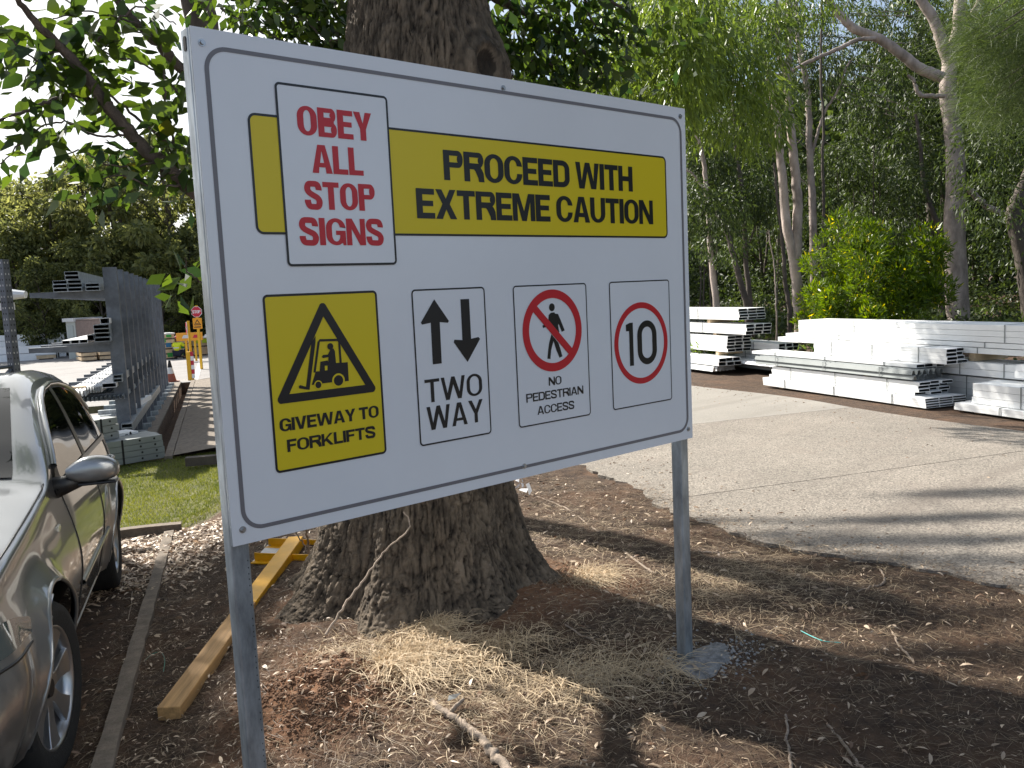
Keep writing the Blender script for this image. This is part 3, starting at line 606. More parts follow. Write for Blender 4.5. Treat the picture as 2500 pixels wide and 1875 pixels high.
# ================================================================== THE BIG TREE
tree = empty('large_tree', (TREE[0], TREE[1], 0), 'massive rough barked tree with flared root base right behind the sign', 'tree')
def big_trunk():
    nr, nz = 560, 700
    zt = np.concatenate([np.linspace(-.25, .9, 380), np.linspace(.905, 4.6, nz-380)])
    th = np.arange(nr)*2*math.pi/nr
    T, Z = np.meshgrid(th, zt)
    # centreline leans to the right of the view, away above
    cx = TREE[0]+.03+np.interp(Z, [0, .5, 1.6, 3.2, 4.6], [0, .03, .18, .43, .53]); cy = TREE[1]+np.interp(Z, [0, .5, 1.6, 3.2, 4.6], [0, .02, .14, .34, .42])
    R = np.interp(Z, [-.25, 0, .12, .3, .55, 1.0, 2.0, 2.9, 3.3, 4.6], [.86, .70, .60, .53, .49, .455, .42, .40, .370, .33])
    root = np.exp(-np.clip(Z, -.3, 9)/.33)
    ct = [(-2.45, .15, .25), (-1.65, .13, .30), (-.75, .14, .2), (.3, .2, .35), (1.6, .15, .4), (3.0, .15, .28), (2.2, .12, .25)]
    for a0, amp, wd in ct:
        dlt = (T-a0+math.pi) % (2*math.pi)-math.pi; R = R+root*amp*np.exp(-(dlt/wd)**2)
    # long hollows running up between roots
    for a0, amp, wd, hh in ((-2.05, .07, .12, .75), (-1.2, .05, .15, .8), (-2.75, .05, .14, .6)):
        dlt = (T-a0+math.pi) % (2*math.pi)-math.pi; R = R-np.exp(-np.clip(Z, 0, 9)/hh)*amp*np.exp(-(dlt/wd)**2)
    R = R*(1+.05*fbm(np.cos(T)*1.5, np.sin(T)*1.5, Z*.8, 3, 3))
    bx, by = np.cos(T), np.sin(T)
    sw = .25*fbm(bx*2.3, by*2.3, Z*1.2, 3, 17)
    # vertical plates of bark with fissures
    sw2 = .10*fbm(bx*9, by*9, Z*6, 2, 19)
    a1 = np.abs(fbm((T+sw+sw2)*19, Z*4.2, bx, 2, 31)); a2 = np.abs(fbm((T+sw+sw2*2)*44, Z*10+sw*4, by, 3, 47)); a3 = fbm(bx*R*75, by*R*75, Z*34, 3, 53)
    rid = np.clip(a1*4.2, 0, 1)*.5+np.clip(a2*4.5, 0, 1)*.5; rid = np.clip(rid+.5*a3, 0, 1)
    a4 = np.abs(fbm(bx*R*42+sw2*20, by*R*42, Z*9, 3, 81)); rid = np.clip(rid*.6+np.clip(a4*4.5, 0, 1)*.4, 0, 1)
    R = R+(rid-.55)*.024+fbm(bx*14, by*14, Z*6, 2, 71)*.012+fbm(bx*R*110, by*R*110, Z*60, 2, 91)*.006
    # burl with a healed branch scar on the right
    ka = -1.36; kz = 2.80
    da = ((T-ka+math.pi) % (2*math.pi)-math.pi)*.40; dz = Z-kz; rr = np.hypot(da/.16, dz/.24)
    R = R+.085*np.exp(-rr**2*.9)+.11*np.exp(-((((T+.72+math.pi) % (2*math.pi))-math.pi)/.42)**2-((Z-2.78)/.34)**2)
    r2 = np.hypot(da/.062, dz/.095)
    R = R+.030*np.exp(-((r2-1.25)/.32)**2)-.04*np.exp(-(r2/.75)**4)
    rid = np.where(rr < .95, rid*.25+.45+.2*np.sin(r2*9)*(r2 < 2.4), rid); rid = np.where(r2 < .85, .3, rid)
    X = cx+R*np.cos(T); Y = cy+R*np.sin(T)
    i = np.arange(nz-1)[:, None]*nr; j = np.arange(nr)[None]; j2 = (j+1) % nr
    F = np.stack([i+j, i+j2, i+nr+j2, i+nr+j], -1).reshape(-1, 4)
    V = np.stack([X-TREE[0], Y-TREE[1], Z], -1).reshape(-1, 3)
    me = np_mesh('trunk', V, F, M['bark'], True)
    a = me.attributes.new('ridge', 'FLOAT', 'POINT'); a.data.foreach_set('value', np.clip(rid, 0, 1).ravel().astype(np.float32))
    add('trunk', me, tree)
big_trunk()
TO = Vector((TREE[0], TREE[1], 0))
def rel(P): return np.array([tuple(Vector(p)-TO) for p in P])
leafparts = []    # (P, D, L, W) arrays for broad leaves
def twig_leaves(path, n, L0=.112, spread=.12, stuff=False):
    """alternate drooping leaves along a twig path"""
    Q = smooth_path(path, 8); t = RNG.random(n)*(len(Q)-1); i = t.astype(int); f = (t-i)[:, None]; j = np.minimum(i+1, len(Q)-1)
    P = Q[i]*(1-f)+Q[j]*f; tang = unit(Q[j]-Q[i]+1e-6)
    Dv = tang*.6+RNG.normal(size=(n, 3))*.75; Dv[:, 2] -= .55
    P = P+RNG.normal(size=(n, 3))*spread*.35
    return P, unit(Dv), L0*(.75+.55*RNG.random(n))
limbs = []
def lim(pts, w0, w1, D=None, wob=.004, n=8):
    """limb from photo sight lines (x, y, depth), widths in pixels"""
    P = [at(x, y, d) for x, y, d in pts]; r0 = w0/2/2090*pts[0][2]; r1 = w1/2/2090*pts[-1][2]
    limbs.append(limb(rel(P), r0, r1, n, 6, wob)); return [Vector(p) for p in P]
Lp = []
# main left limb, then its side twigs
Lp.append((lim([(760, 620, 5.0), (600, 540, 4.9), (470, 462, 4.7), (400, 405, 4.6), (330, 340, 4.5), (268, 268, 4.4), (212, 190, 4.3), (150, 118, 4.2), (100, 68, 4.1), (50, 10, 4.0), (10, -60, 3.9)], 46, 10), 40))
Lp.append((lim([(252, 260, 4.4), (215, 240, 4.4), (160, 233, 4.3), (110, 252, 4.2), (50, 275, 4.2), (-20, 300, 4.1)], 13, 7), 50))
Lp.append((lim([(600, 290, 5.0), (447, 170, 4.8), (400, 120, 4.7), (345, 70, 4.6), (285, 0, 4.5), (240, -60, 4.4)], 30, 14), 40))
Lp.append((lim([(470, 375, 4.7), (400, 340, 4.6), (330, 285, 4.6), (250, 215, 4.5), (170, 150, 4.4), (100, 90, 4.3)], 9, 4), 60))
Lp.append((lim([(425, 415, 4.7), (425, 360, 4.6), (415, 300, 4.6), (402, 215, 4.5), (400, 170, 4.5)], 8, 4), 60))
Lp.append((lim([(440, 240, 4.7), (400, 185, 4.6), (330, 150, 4.5), (260, 130, 4.5), (200, 60, 4.4)], 6, 3), 40))
Lp.append((lim([(340, 60, 4.5), (270, 40, 4.5), (200, 30, 4.5), (130, 45, 4.4)], 6, 3), 30))
Lp.append((lim([(345, 80, 4.5), (240, 80, 4.4), (150, 92, 4.4)], 4, 2), 20))
Lp.append((lim([(200, 180, 4.3), (150, 190, 4.2), (90, 150, 4.2), (40, 110, 4.1), (0, 60, 4.1)], 6, 3), 50))
Lp.append((lim([(150, 120, 4.2), (90, 150, 4.2), (60, 200, 4.1)], 5, 3), 30))
Lp.append((lim([(320, 330, 4.5), (240, 330, 4.4), (170, 300, 4.4), (100, 310, 4.3), (40, 360, 4.2), (0, 400, 4.2)], 6, 3), 55))
Lp.append((lim([(380, 390, 4.5), (330, 410, 4.5), (260, 400, 4.4), (190, 370, 4.3), (130, 400, 4.3)], 6, 3), 65))
Lp.append((lim([(440, 450, 4.6), (370, 455, 4.5), (300, 430, 4.4), (240, 440, 4.4), (200, 480, 4.3)], 6, 3), 60))
Lp.append((lim([(240, 100, 4.4), (280, 60, 4.3), (330, 20, 4.3), (380, 30, 4.3), (430, 60, 4.4)], 6, 3), 30))
# hanging twig by the board's left edge
Lp.append((lim([(540, 700, 4.6), (490, 690, 4.4), (470, 672, 4.3), (455, 660, 4.3), (452, 630, 4.2)], 5, 3), 30))
# dark second stem above the board's left corner and overhead boughs
OV = []
OV.append(lim([(860, 60, 5.2), (760, -20, 5.2), (640, -60, 5.1), (560, -90, 5.0)], 30, 12)); OV.append(lim([(560, 60, 5.4), (640, 20, 5.3), (720, 40, 5.2), (800, 60, 5.1)], 8, 3)); OV.append(lim([(700, -40, 5.2), (740, 40, 5.1), (790, 90, 5.0), (830, 100, 5.0)], 8, 3)); OV.append(lim([(540, 20, 5.4), (600, 60, 5.3), (680, 95, 5.2), (740, 120, 5.2)], 7, 3))
OV.append(lim([(1170, -30, 5.2), (1260, 20, 5.3), (1340, 60, 5.4), (1420, 120, 5.4), (1480, 190, 5.4)], 26, 6)); OV.append(lim([(1250, 10, 5.3), (1230, 90, 5.3), (1240, 160, 5.3), (1270, 210, 5.3)], 8, 3))
OV.append(lim([(1340, 50, 5.4), (1330, 120, 5.4), (1360, 180, 5.4), (1400, 215, 5.4)], 8, 3)); OV.append(lim([(1300, -30, 5.3), (1420, -20, 5.4), (1520, 20, 5.4), (1570, 90, 5.4)], 14, 4)); OV.append(lim([(1420, -20, 5.4), (1450, 60, 5.4), (1500, 110, 5.4)], 8, 3))
OV.append(lim([(1180, 60, 5.3), (1220, 120, 5.3), (1300, 150, 5.3), (1350, 160, 5.3)], 7, 3))
for V, F in limbs: add('limb', np_mesh('limb', V, F, M['branch'], True), tree)
# individual broad leaves on the left boughs
Pl, Dl, Ll = [], [], []
for path, n in Lp:
    p, d, l = twig_leaves([tuple(x) for x in path], int(n*.85), spread=.2); Pl.append(p); Dl.append(d); Ll.append(l)
Pl = np.vstack(Pl); Dl = np.vstack(Dl); Ll = np.concatenate(Ll)
vis = []
for i in range(len(Pl)):
    v = Vector(Pl[i])-CAM; dp = v.dot(FWD); px = 1250+2090*v.dot(RIGHT)/dp; py = 937.5-2090*v.dot(UP)/dp
    vis.append(-40 < px < 520 and -40 < py < 860 and (px < 460+.09*py or py > 600))
vis = np.array(vis); order = np.concatenate([np.where(vis)[0], np.where(~vis)[0]])
leafmeshes = []
for k in range(14):
    v, f = leaf_np(np.zeros((1, 3)), np.array([[0, 0, 1.0]]), 1.0, .44+.2*random.random(), curl=random.uniform(-.25, .3), detail=True)
    leafmeshes.append(np_mesh('leaf', v, f, M['leaf_main'], True, tint=np.full(len(f), [.2, .4, .6, .3, .5, .75, .1, .45, .35, .6, .25, .8, .55, .7][k])))
for i in order[:295]:
    o = bpy.data.objects.new('leaf', leafmeshes[RNG.integers(0, 14)]); COL.objects.link(o); o.parent = tree
    q_ = Vector(Dl[i]).to_track_quat('Z', 'Y'); o.rotation_mode = 'QUATERNION'; o.rotation_quaternion = q_ @ Matrix.Rotation(random.random()*6.28, 3, 'Z').to_quaternion()
    o.location = Vector(Pl[i])-TO; o.scale = (Ll[i],)*3
rest = order[295:]
ps, ds, ls = [Pl[rest]], [Dl[rest]], [Ll[rest]]
for path in OV:
    for rep in range(3):
        p, d, l = twig_leaves([Vector(x)+Vector(RNG.normal(size=3)*.10*rep) for x in path], 85, .095, .35); ps.append(p); ds.append(d); ls.append(l)
# unseen high crown above the frame, enlarged to block sky light from the ground
C = []
for k in range(80):
    a = random.random()*6.28; r = 3.9*math.sqrt(random.random()); yy = TREE[1]-.7+r*math.sin(a); C.append((TREE[0]-.2+r*math.cos(a), yy, random.uniform(5.6+max(0, yy-2.6)*.9, 9.2)))
C = np.array(C); p, d = crown_np(C, np.full(len(C), .8), 22000, .1, .05); ps.append(p); ds.append(d); ls.append(np.full(22000, .15))
P_ = np.vstack(ps)-np.array(TO); D_ = np.vstack(ds); L_ = np.concatenate(ls)
V, F = leaf_np(P_, D_, L_, L_*.48, .15)
o = add('foliage', np_mesh('foliage', V, F, M['leaf_main'], False, tint=RNG.random(len(F))*.93), tree); o['kind'] = 'stuff'
lb = [limb(rel([(TREE[0]+.5, TREE[1]+.4, 4.4), tuple(np.array([TREE[0]+.5, TREE[1]+.4, 4.6])*.5+np.array(c)*.5+np.array([0, 0, .3])), tuple(c)]), .09, .02, 6, 4, .02) for c in C[::3]]
V, F = join_np(lb); add('crown_limb', np_mesh('crown_limb', V, F, M['branch'], True), tree)

# ================================================================== OTHER TREES
def tree_obj(base, label, group, paths, crown, leafm, barkm, n=9, name='tree', extra=None, cat='tree'):
    """paths: list of (points, r0, r1); crown: (centres, radii, n, L, W, droop, flat)"""
    root = empty(name, base, label, cat, group); b = np.array(tuple(base))
    parts = [limb(np.array([tuple(p) for p in P])-b, r0, r1, n, 6, .006) for P, r0, r1 in paths]
    V, F = join_np(parts); add('trunk', np_mesh('trunk', V, F, barkm, True), root)
    if crown:
        C, R, nn, L_, Wd, dr, fl = crown; C = np.asarray(C, float); R = np.broadcast_to(R, len(C))
        P, Dv = crown_np(C-b, R, nn, L_, Wd, dr, fl); LL = L_*(.6+.7*RNG.random(nn))
        V, F = leaf_np(P, Dv, LL, LL*Wd/L_, .12)
        ct = RNG.random(len(C)); 
        o = add('crown', np_mesh('crown', V, F, leafm, False, tint=np.clip(.15+.7*RNG.random(nn), 0, .93)), root)
    return root
def pth(pts, D): return [at(x, y, D) for x, y in pts]
z4 = lambda X, Y: (1400+X/2.011, Y/2.011)
def ground_pt(x, y, D):
    p = at(x, y, D); return Vector((p.x, p.y, hz(p.x, p.y)))
def trunk_from(pts4, D, w0, w1):
    P = [at(*z4(X, Y), D) for X, Y in pts4]; b = Vector((P[0].x, P[0].y, hz(P[0].x, P[0].y)-.05))
    if P[0].z > b.z+.05: P = [b]+P
    return P, w0/2.011/2/2090*D, w1/2.011/2/2090*D
def clus(spec, D0, D1, n):
    """cluster centres inside photo rectangle spec at depths D0..D1"""
    x0, y0, x1, y1 = spec; return [tuple(at(random.uniform(x0, x1), random.uniform(y0, y1), random.uniform(D0, D1))) for _ in range(n)]
EU, DK = M['eubark'], M['darkbark']
# T6 large pale gum on the right
D = 19.5
t6 = [trunk_from([(1890, 1600), (1880, 1350), (1870, 1100), (1878, 900), (1865, 650), (1838, 450), (1850, 290)], D, 118, 70),
      trunk_from([(1850, 320), (1815, 230), (1790, 140), (1740, 50), (1700, -10), (1640, -120)], D, 62, 40), trunk_from([(1850, 300), (1885, 170), (1895, 60), (1900, -60), (1910, -260)], D, 66, 44),
      trunk_from([(1870, 260), (1930, 130), (1990, 20), (2060, -100)], D, 44, 30),
      trunk_from([(1815, 385), (1760, 360), (1700, 335), (1640, 290), (1590, 250), (1520, 200), (1440, 165), (1375, 140), (1320, 85), (1275, 35), (1230, -30)], D-.6, 56, 34),
      trunk_from([(1485, 190), (1400, 195), (1320, 230), (1230, 270), (1150, 305), (1080, 345), (1000, 370), (900, 410), (820, 435), (740, 475), (650, 505), (560, 520)], D-1, 22, 7),
      trunk_from([(1820, 470), (1770, 472), (1705, 466), (1680, 420), (1668, 390), (1640, 370)], D-.5, 24, 14),
      trunk_from([(1930, 920), (1990, 980), (2060, 1030), (2140, 1050), (2200, 1000)], D+1, 34, 24)]
t6 = [(P if i == 0 else (P[1:] if P[0].z < 1.2 and P[1].z > 1.8 else P), a, b) for i, (P, a, b) in enumerate(t6)]
b6 = ground_pt(*z4(1890, 1600), D)
tree_obj(b6, 'largest pale gum tree with a long bough reaching left, behind the long steel stack', 'gum trees in the wood', t6,
         (clus((2250, -260, 2560, 20), 18, 22, 14)+clus((1700, -200, 2250, 20), 16, 20, 14), .8, 7000, .13, .028, .6, .8), M['leaf_gum'], EU, 12, 'gum_tree')
D = 15.5
t1 = [trunk_from([(1112, 1600), (1100, 1450), (1085, 1290), (1050, 1130), (1035, 980), (1015, 760), (995, 560), (975, 450), (955, 340), (930, 240)], D, 58, 26),
      trunk_from([(1092, 1300), (1100, 1150), (1098, 950), (1085, 800), (1065, 600), (1052, 420), (1058, 250), (1060, 60), (1065, -80)], D, 50, 30), trunk_from([(1040, 350), (1020, 300), (1000, 180), (1005, 60), (980, -60)], D, 26, 14), trunk_from([(975, 460), (930, 440), (890, 420), (850, 400)], D, 12, 5)]
t1 = [(P if i == 0 else P[1:], a, b) for i, (P, a, b) in enumerate(t1)]
tree_obj(ground_pt(*z4(1112, 1600), D), 'twin stemmed gum tree forking low, beside the end of the long steel stack', 'gum trees in the wood', t1,
         (clus((1650, -60, 1990, 120), 14, 17, 10)+clus((1560, 60, 1900, 210), 13.5, 16, 9), .6, 8500, .13, .026, .9, .9), M['leaf_gum'], EU, 12, 'gum_tree')
D = 21
tree_obj(ground_pt(*z4(1190, 1430), D), 'slender grey trunk left of the yellow green bush', 'gum trees in the wood', [trunk_from([(1185, 1440), (1178, 1250), (1175, 1000), (1160, 750), (1150, 450), (1110, 250), (1095, 100), (1090, -50)], D, 44, 20)]+[(P[1:], a, b) for P, a, b in [trunk_from([(1172, 760), (1200, 650), (1240, 540), (1300, 440), (1340, 330), (1380, 280)], D, 16, 8)]],
         (clus((1900, 60, 2100, 300), 20, 24, 9), .8, 3500, .14, .03, .8, .9), M['leaf_dark'], EU, 10, 'gum_tree')
D = 19
tree_obj(ground_pt(*z4(1230, 1180), D), 'very thin upright stem between the grey trunk and the bush', 'gum trees in the wood', [trunk_from([(1226, 1250), (1230, 1000), (1222, 800), (1228, 600), (1215, 400), (1218, 150), (1222, -60)], D, 18, 10)], None, M['leaf_dark'], DK, 8, 'gum_tree')
D = 17.5
tree_obj(ground_pt(*z4(700, 1520), D), 'pale straight trunk just right of the board above the shorter steel stack', 'gum trees in the wood', [trunk_from([(702, 1510), (690, 1400), (675, 1250), (665, 1100), (655, 950), (640, 800), (600, 640)], D, 36, 18)]+[(P[1:], a, b) for P, a, b in [trunk_from([(655, 960), (620, 900), (580, 850), (520, 830)], D, 14, 6)]],
         (clus((1660, 380, 1800, 640), 16.5, 19, 9), .55, 4500, .11, .035, .7, .9), M['leaf_dark'], EU, 10, 'gum_tree')
D = 18.5
tree_obj(ground_pt(*z4(852, 1510), D), 'dark leaning trunk behind the shorter steel stack', 'gum trees in the wood', [trunk_from([(855, 1520), (825, 1400), (790, 1270), (760, 1160), (715, 1060), (690, 1000), (660, 900)], D, 36, 16)], None, M['leaf_dark'], DK, 9, 'gum_tree')
tree_obj(ground_pt(*z4(866, 1510), 19.5), 'dark upright trunk crossing the leaning one behind the shorter stack', 'gum trees in the wood', [trunk_from([(868, 1520), (858, 1400), (845, 1240), (835, 1000), (820, 880), (800, 750), (790, 600), (780, 400)], 19.5, 30, 14)]+[(P[1:], a, b) for P, a, b in [trunk_from([(850, 1230), (880, 1150), (900, 1080), (910, 1040)], 19.5, 12, 6)]],
         (clus((1700, 250, 1900, 560), 19, 23, 12), .8, 5500, .13, .035, .7, .9), M['leaf_dark'], DK, 9, 'gum_tree')
tree_obj(ground_pt(*z4(1060, 1510), 18), 'crooked brown stem hugging the left side of the twin trunk', 'gum trees in the wood', [trunk_from([(1060, 1520), (1040, 1380), (1028, 1220), (1015, 1080), (1000, 980), (985, 800)], 18, 26, 12)], None, M['leaf_dark'], DK, 8, 'gum_tree')
tree_obj(ground_pt(*z4(1000, 1560), 17), 'pale whip thin sapling between the trunks', 'gum trees in the wood', [trunk_from([(998, 1560), (992, 1420), (985, 1300), (965, 1180), (960, 1130)], 17, 9, 5)], None, M['leaf_dark'], EU, 7, 'sapling')
tree_obj(ground_pt(*z4(1810, 1600), 21), 'brown forked trunk directly left of the largest gum', 'gum trees in the wood', [trunk_from([(1812, 1600), (1808, 1400), (1805, 1150), (1770, 1060), (1735, 960), (1715, 850), (1700, 700), (1680, 560)], 21, 36, 14)], (clus((2180, 330, 2290, 480), 20, 22, 6), .6, 2200, .12, .03, .6, .9), M['leaf_dark'], DK, 9, 'gum_tree')
tree_obj(ground_pt(*z4(2212, 1500), 17), 'thick dark trunk at the right edge of the photo', 'gum trees in the wood', [trunk_from([(2260, 1600), (2225, 1350), (2190, 1180), (2160, 1060), (2200, 950), (2240, 850), (2290, 600)], 17, 100, 60)], (clus((2380, 250, 2560, 620), 16.5, 20, 12), .7, 5500, .12, .03, .6, .9), M['leaf_dark'], DK, 10, 'gum_tree')
# yellow-green wattle bush
def bush(cx_px, cy_px, D, w_, h_, n, label, lm, name='bush', group=None, L_=.10, W_=.022):
    g_ = ground_pt(cx_px, cy_px, D); C = []
    for k in range(70 if n > 9000 else 34):
        u_ = Vector((random.gauss(0, 1), random.gauss(0, 1), random.gauss(0, 1))).normalized()*random.uniform(.45, 1.0); C.append((g_.x+u_.x*w_*.48, g_.y+u_.y*w_*.48, g_.z+.1+h_*(.46+.5*u_.z)))
    C = np.array(C)
    st = [([g_, g_*.5+Vector(c)*.5+Vector((0, 0, .1)), Vector(c)], .018, .006) for c in C[:16]]
    r = tree_obj(g_, label, group, st, (C, np.random.default_rng(3).uniform(.14, .34, len(C)), n, L_*(1.1 if n > 9000 else 1), W_*(1.15 if n > 9000 else 1), -.35, .9), lm, DK, 6, name, cat='bush')
    for o in r.children:
        if o.name.startswith('trunk'): o.name = 'stem'
        if o.name.startswith('crown'): 
            o.name = 'foliage'; m = len(o.data.polygons); t = RNG.random(m)*.9; t = t*.75+.2*(fbm(np.arange(m)*.0, np.arange(m)*.0) if False else 0); t[RNG.random(m) < .03] = 1.0; o.data.attributes['tint'].data.foreach_set('value', t.astype(np.float32))
    return r
bush(2125, 700, 14.2, 2.4, 2.6, 23000, 'bright yellow green flowering wattle bush behind the long steel stack', M['leaf_bush'])
bush(1755, 730, 16.5, 1.0, .85, 2200, 'small light green bush behind the shorter steel stack', M['leaf_bush'], L_=.11, W_=.03)
bush(2040, 770, 13.2, 1.0, .5, 1800, 'low green shrub in front of the twin trunk', M['leaf_gum'], L_=.1, W_=.025)

# bright drooping foliage of nearer gums above and right of the board (their trunks stand out of view)
def near_gum(base, top, label, boxes, nl, leafm=None, L_=.13, W_=.024, droop=1.0):
    C = []
    for bx_, d0, d1, k in boxes: C += clus(bx_, d0, d1, k)
    C = np.array(C); b = Vector(base); t = Vector(top)
    paths = [([b, b*.5+t*.5+Vector((.1, .1, 0)), t], .20, .10)]
    for c in C[::5]: paths.append(([t*.8+b*.2, (t*.65+Vector(c)*.35)+Vector((random.uniform(-.4, .4), random.uniform(-.4, .4), .5)), (t*.3+Vector(c)*.7)+Vector((random.uniform(-.4, .4), random.uniform(-.4, .4), .35)), Vector(c)], .03, .006))
    return tree_obj(b, label, 'gum trees in the wood', paths, (C, .48, nl, L_, W_, droop, 1.1), leafm or M['leaf_gum'], EU, 8, 'gum_tree')
x, y = W2(15.5, 9.2)
near_gum((x, y, hz(x, y)), (x, y, 6.5), 'sunlit gum tree with drooping light green leaves above the right part of the board', [((1490, -40, 1720, 230), 10.5, 14, 30), ((1430, 140, 1660, 250), 10.5, 13.5, 14), ((1600, 120, 1900, 330), 12, 15, 14)], 17000, None, .17, .03)
x, y = W2(19, 11)
near_gum((x, y, 0), (x, y, 7.5), 'tall gum tree with darker hanging leaves filling the top of the wood', [((1700, 0, 2280, 330), 21, 25, 34), ((1620, 250, 1900, 520), 18.5, 23, 20), ((1900, 300, 2280, 560), 21, 25, 24), ((2230, -80, 2540, 330), 21, 25, 30)], 42000, M['leaf_dark'], .15, .035, .8)
# she-oak with soft needle foliage at the right edge
def sheoak():
    b = W2(1.2, 10.2); base = Vector((b[0], b[1], .05)); root = empty('she_oak', base, 'feathery she oak with soft needle foliage at the top right edge', 'tree')
    C = np.array([tuple(at(random.uniform(2375, 2620), random.uniform(40, 270), random.uniform(6.6, 7.8))) for _ in range(34)]); t = Vector((b[0], b[1], 5.5))
    parts = [limb(np.array([tuple(base), (base.x+.05, base.y, 3), tuple(t)])-np.array(base), .16, .07, 9, 5)]
    for c in C: parts.append(limb(np.array([tuple(t*.75+base*.25), tuple((t+Vector(c))*.5+Vector((0, 0, .2))), tuple(c)])-np.array(base), .03, .004, 5, 4))
    V, F = join_np(parts); add('trunk', np_mesh('trunk', V, F, DK, True), root)
    n = 20000; idx = RNG.integers(0, len(C), n); P = C[idx]-np.array(base)+RNG.normal(size=(n, 3))*.12
    Dv = RNG.normal(size=(n, 3))*.5+np.array(RIGHT)*-.6; Dv[:, 2] -= .25
    V, F = leaf_np(P, Dv, .16*(.6+.7*RNG.random(n)), .0036, .1); o = add('foliage', np_mesh('foliage', V, F, M['needle'], False, tint=RNG.random(n)*.9), root)
sheoak()

# ---------------- proto trees shared by the wood and the tree line
def proto_tree(h_, wd, nclu, nleaf, L_, Wl, seed, lean=0.0, trunks=1, bare=.35, droop=.4):
    random.seed(seed); parts = []; C = []
    for t in range(trunks):
        a = random.random()*6.28; lx, ly = math.cos(a)*lean*h_, math.sin(a)*lean*h_
        P = [(0, 0, -.3), (lx*.3+random.uniform(-.1, .1), ly*.3, h_*.35), (lx*.7, ly*.7+random.uniform(-.15, .15), h_*.7), (lx, ly, h_*.97)]
        parts.append(limb(np.array(P), h_*.019, h_*.004, 7, 5, .01))
        for k in range(nclu//trunks):
            z = h_*(bare+(1-bare)*random.random()); pr = math.sin(math.pi*min(1, max(.06, (z/h_-bare*.75)/(1-bare*.75))))**.7
            an = random.random()*6.28; r = wd*pr*(.35+.65*random.random()); f = z/h_
            c = (lx*f+r*math.cos(an), ly*f+r*math.sin(an), z); C.append(c)
            z0 = max(h_*.2, z-r*.8); f0 = z0/h_
            if k % 2 == 0: parts.append(limb(np.array([(lx*f0, ly*f0, z0), ((lx*f0+c[0])/2, (ly*f0+c[1])/2, (z0+z)/2+.1*r), c]), h_*.006, h_*.0015, 5, 3, .02))
    C = np.array(C); R = np.array([random.uniform(.45, 1.1)*wd*(.25 if wd > 2.4 else .36) for _ in C]); P, Dv = crown_np(C, R, nleaf, L_, Wl, droop, .75, .45); LL = L_*(.6+.8*RNG.random(nleaf))
    V, F = leaf_np(P, Dv, LL, LL*Wl/L_, .15); T = join_np(parts)
    return T, (V, F)
def protos(specs, lm, bm_):
    out = []
    for sp in specs:
        T, Cc = proto_tree(*sp); out.append((np_mesh('trunk', *T, bm_, True), np_mesh('crown', *Cc, lm, False, tint=np.clip(.1+.8*RNG.random(len(Cc[1])), 0, .93))))
    return out
def put(pr, x, y, z, rz, sc, label, group, name='tree'):
    r = empty(name, (x, y, z), label, 'tree', group, rz); r.scale = (sc, sc, sc)
    add('trunk', pr[0], r); add('crown', pr[1], r); return r
WALL = protos([(9, 3.0, 60, 9000, .26, .12, 1, .05, 1, .12), (8, 2.8, 55, 8500, .26, .12, 2, .1, 2, .1), (10, 3.2, 65, 9500, .28, .12, 3, .05, 2, .18), (7, 2.6, 45, 7000, .24, .11, 4, .06, 1, .08)], M['leaf_wall'], DK)
WOOD = protos([(9, 2.2, 34, 5200, .2, .06, 5, .06, 1, .3, .8), (8, 2.0, 30, 5000, .2, .06, 6, .12, 2, .25, .8), (10.5, 2.3, 36, 5600, .2, .06, 8, .05, 1, .38, .8), (5, 1.8, 30, 5000, .17, .06, 9, .1, 2, .05, .5)], M['leaf_dark'], DK)
random.seed(99)
# tree line across the left yard: top heights measured at photo x
line = [(-120, 455, 40), (-20, 470, 44), (60, 455, 42), (130, 425, 40), (205, 410, 43), (275, 385, 40), (345, 400, 44), (420, 360, 40), (500, 350, 42), (600, 340, 41), (720, 330, 43), (30, 560, 39), (170, 590, 38.5), (310, 570, 38.5), (450, 560, 39), (95, 640, 37.5), (240, 650, 37.5), (380, 640, 37.5), (520, 600, 38)]
kinds = ['rounded grey green tree in the line behind the left yard', 'broad dark tree in the line behind the left yard', 'tall dark tree in the line behind the left yard', 'low bushy tree in the line behind the left yard']
for i, (px, ty, D) in enumerate(line):
    p = at(px, ty, D); k = i % 3 if i < 11 else 3; h0 = (9, 8, 10, 7)[k]
    where = ['cut by the left photo edge', 'behind the perforated upright', 'left of the shed', 'above the shed roof', 'above the rack arms', 'above the first rack column', 'above the far rack columns', 'above the cone', 'above the stop signs', 'hidden behind the board', 'further behind the board', 'right behind the left white beams', 'between upright and shed', 'low behind the rack arms', 'just left of the stop signs', 'behind the white beam bundles', 'directly behind the shed', 'low behind the rack columns', 'behind the facing stop sign'][i]
    put(WALL[k], p.x, p.y, -.3, random.random()*6, (p.z+.3)/h0*1.0, kinds[k].replace('in the line behind the left yard', 'in the tree line, ')+where, 'trees in the line behind the yard')
